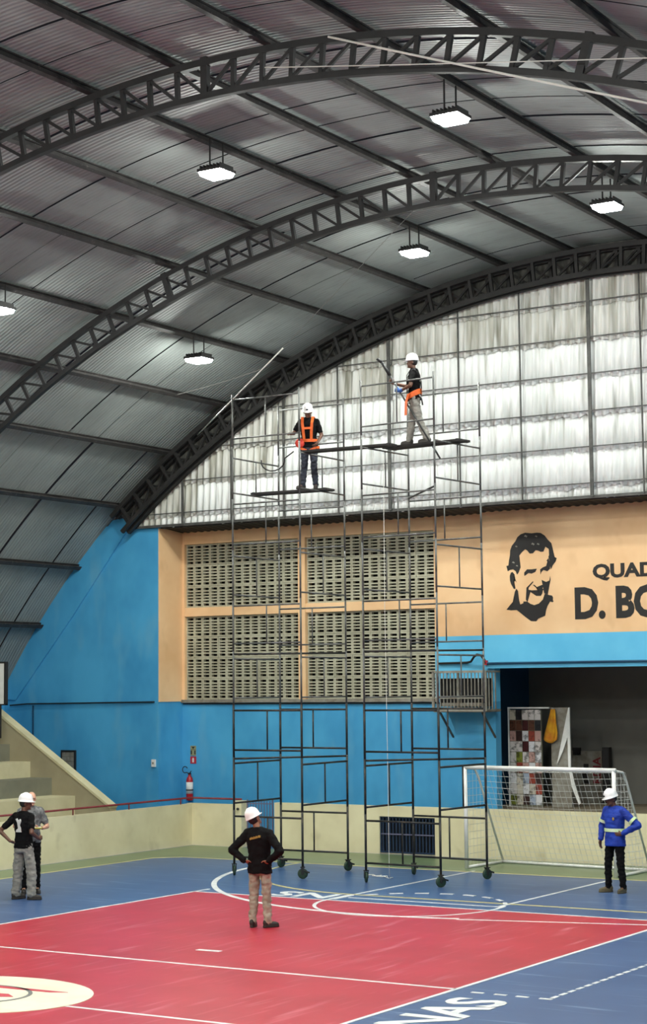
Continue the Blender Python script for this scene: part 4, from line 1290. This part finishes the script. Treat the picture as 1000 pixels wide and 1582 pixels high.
# man in blue reflective jacket at the right
p, V, wp, hc, H = person((-12.78, 29.76, 0.0), (-0.25, -0.97), 'man in blue jacket with reflective bands standing by the goal',
    dict(elbL=(0.42, 0.10, 1.16), wrL=(0.21, -0.06, 1.02), hdL=(-0.8, -0.45, -0.1), paL=(0, 1, 0.2), elbR=(-0.29, 0.03, 1.14), wrR=(-0.27, -0.06, 0.90), ankR=(-0.15, -0.02, 0.09), ankL=(0.14, 0.02, 0.09), kneeR=(-0.13, -0.04, 0.49), kneeL=(0.12, -0.01, 0.49), yaw=-26, pitch=16, toeR=(-0.6, -1), toeL=(0.1, -1)),
    top='cloth_blue', sleeve='long', legs='cloth_trouser_black', shoe='shoe_olive', jacket=True, scale=1.0, loose=0.92)
belt(p, wp, 1.075, 0.186, 0.140, 0.055, 'reflective_lime', 'reflective_band', 0.0)
for S, s in (('R', -1), ('L', 1)):
    sh = wp(Vector((s * 0.175, 0.01, 1.395)))
    e = V['elb' + S]
    d = (e - sh).normalized()
    c = sh.lerp(e, 0.66)
    u = d.orthogonal().normalized(); v_ = d.cross(u)
    pts = [c + (u * math.cos(t_) + v_ * math.sin(t_)) * 0.076 for t_ in [2 * PI * i / 18 for i in range(19)]]
    ribbon(pts, [(q - c) for q in pts], 0.05, 0.008, 'reflective_lime', 'reflective_band', p)
MB().ell((0.075, -0.138, 1.27), (0.022, 0.006, 0.028)).build('chest_badge', 'gold_print', p, True)

# man in orange harness on the left tower
p, V, wp, hc, H = person((-19.17, 30.02, 7.447), (0.36, -0.93), 'man in black shirt, orange harness and jeans on the left scaffold tower',
    dict(lean=0.14, elbR=(-0.30, -0.10, 1.16), wrR=(-0.33, -0.30, 1.12), hdR=(-0.1, -0.9, 0.1), paR=(0.2, 0, -1), gripR=0.55, elbL=(0.27, -0.04, 1.11), wrL=(0.22, -0.22, 0.94), hdL=(-0.25, -0.6, -0.5), paL=(-1, 0, 0), pitch=26, yaw=6,
         ankR=(-0.14, -0.02, 0.09), ankL=(0.13, 0.02, 0.09), toeR=(-0.7, -1), toeL=(0.1, -1)),
    legs='cloth_denim', scale=0.96, loose=0.95)
harness(p, wp, V)
MB().lathe([(0.0, -0.02), (0.09, -0.02), (0.10, 0), (0.09, 0.02), (0.0, 0.02)], 20, (-0.17, -0.12, 0.95), 'y').build('lanyard_coil', 'harness_red', p, True)

# man with pole on the right tower
p, V, wp, hc, H = person((-16.70, 29.88, 8.137), (-0.90, -0.42), 'man in black shirt and grey trousers with orange belt on the right tower',
    dict(lean=0.02, elbR=(-0.22, -0.16, 1.18), wrR=(-0.10, -0.40, 1.22), hdR=(0.1, -0.8, 0.6), paR=(1, 0, 0.2), gripR=0.8, elbL=(0.27, -0.06, 1.12), wrL=(0.12, -0.27, 1.04), hdL=(-0.35, -0.9, 0.25), paL=(-0.8, 0.3, 0), gripL=0.8, pitch=2,
         hipL=(0.09, 0, 0.90), kneeL=(0.10, 0.08, 0.49), ankL=(0.11, 0.24, 0.09), kneeR=(-0.10, -0.06, 0.49), ankR=(-0.11, -0.12, 0.09), yaw=4),
    legs='cloth_grey', scale=0.97, loose=1.08, gloves='L')
belt(p, wp, 0.97, 0.190, 0.138, 0.10, 'harness_orange', 'tool_belt', 0.07)
for s in (-1, 1):
    pts = [wp(Vector((s * x_, y_, z_))) for x_, y_, z_ in ((0.08, 0.135, 1.0), (0.10, 0.133, 1.25), (0.11, 0.06, 1.47), (0.11, -0.03, 1.485), (0.10, -0.128, 1.34), (0.08, -0.136, 1.0))]
    ribbon(pts, [(0, 1, 0), (0, 1, 0), (0, 0.5, 0.5), (0, -0.4, 0.6), (0, -1, 0), (0, -1, 0)], 0.035, 0.010, 'cloth_black', 'shoulder_strap', p)
ribbon([(0.16, -0.10, 0.97), (0.175, -0.15, 0.8), (0.17, -0.16, 0.55)], [(0.6, -0.8, 0)] * 3, 0.07, 0.014, 'harness_orange', 'hanging_strap', p)
MB().tube([(0.17, 0.10, 0.95), (0.19, 0.15, 0.86), (0.17, 0.17, 0.74)], 0.014, 6).build('tool_handle', 'black_rubber', p, True)

# his long pole, running from above his left hand down past the board
th = math.atan2(-0.90, 0.42)
M_ = Matrix.Rotation(th, 3, 'Z')
def at2(v):
    q = M_ @ (Vector(v) * 0.97)
    return Vector((-16.70 + q.x, 29.88 + q.y, 8.137 + q.z))
h1, h2 = at2((0.055, -0.36, 1.08)), at2((-0.085, -0.50, 1.28))
top_, bot_ = at2((-0.02, -0.62, 1.62)), at2((0.30, 0.50, -0.33))
po = tag(empty('painting_pole', tuple(bot_)), 'long dark pole held across the man on the right tower', 'pole')
MB().tube([Vector((0, 0, 0)), top_ - bot_], 0.017, 8).build('shaft', 'pole_grey', po, True)
d = (top_ - bot_).normalized()
MB().tube([(top_ - bot_) - d * 0.28, (top_ - bot_) + d * 0.02], 0.032, 10).build('grip', 'black_rubber', po, True)
MB().tube([(top_ - bot_) + d * 0.02, (top_ - bot_) + d * 0.05 + Vector((-0.07, -0.04, 0.05))], 0.03, 10).build('head', 'black_rubber', po, True)
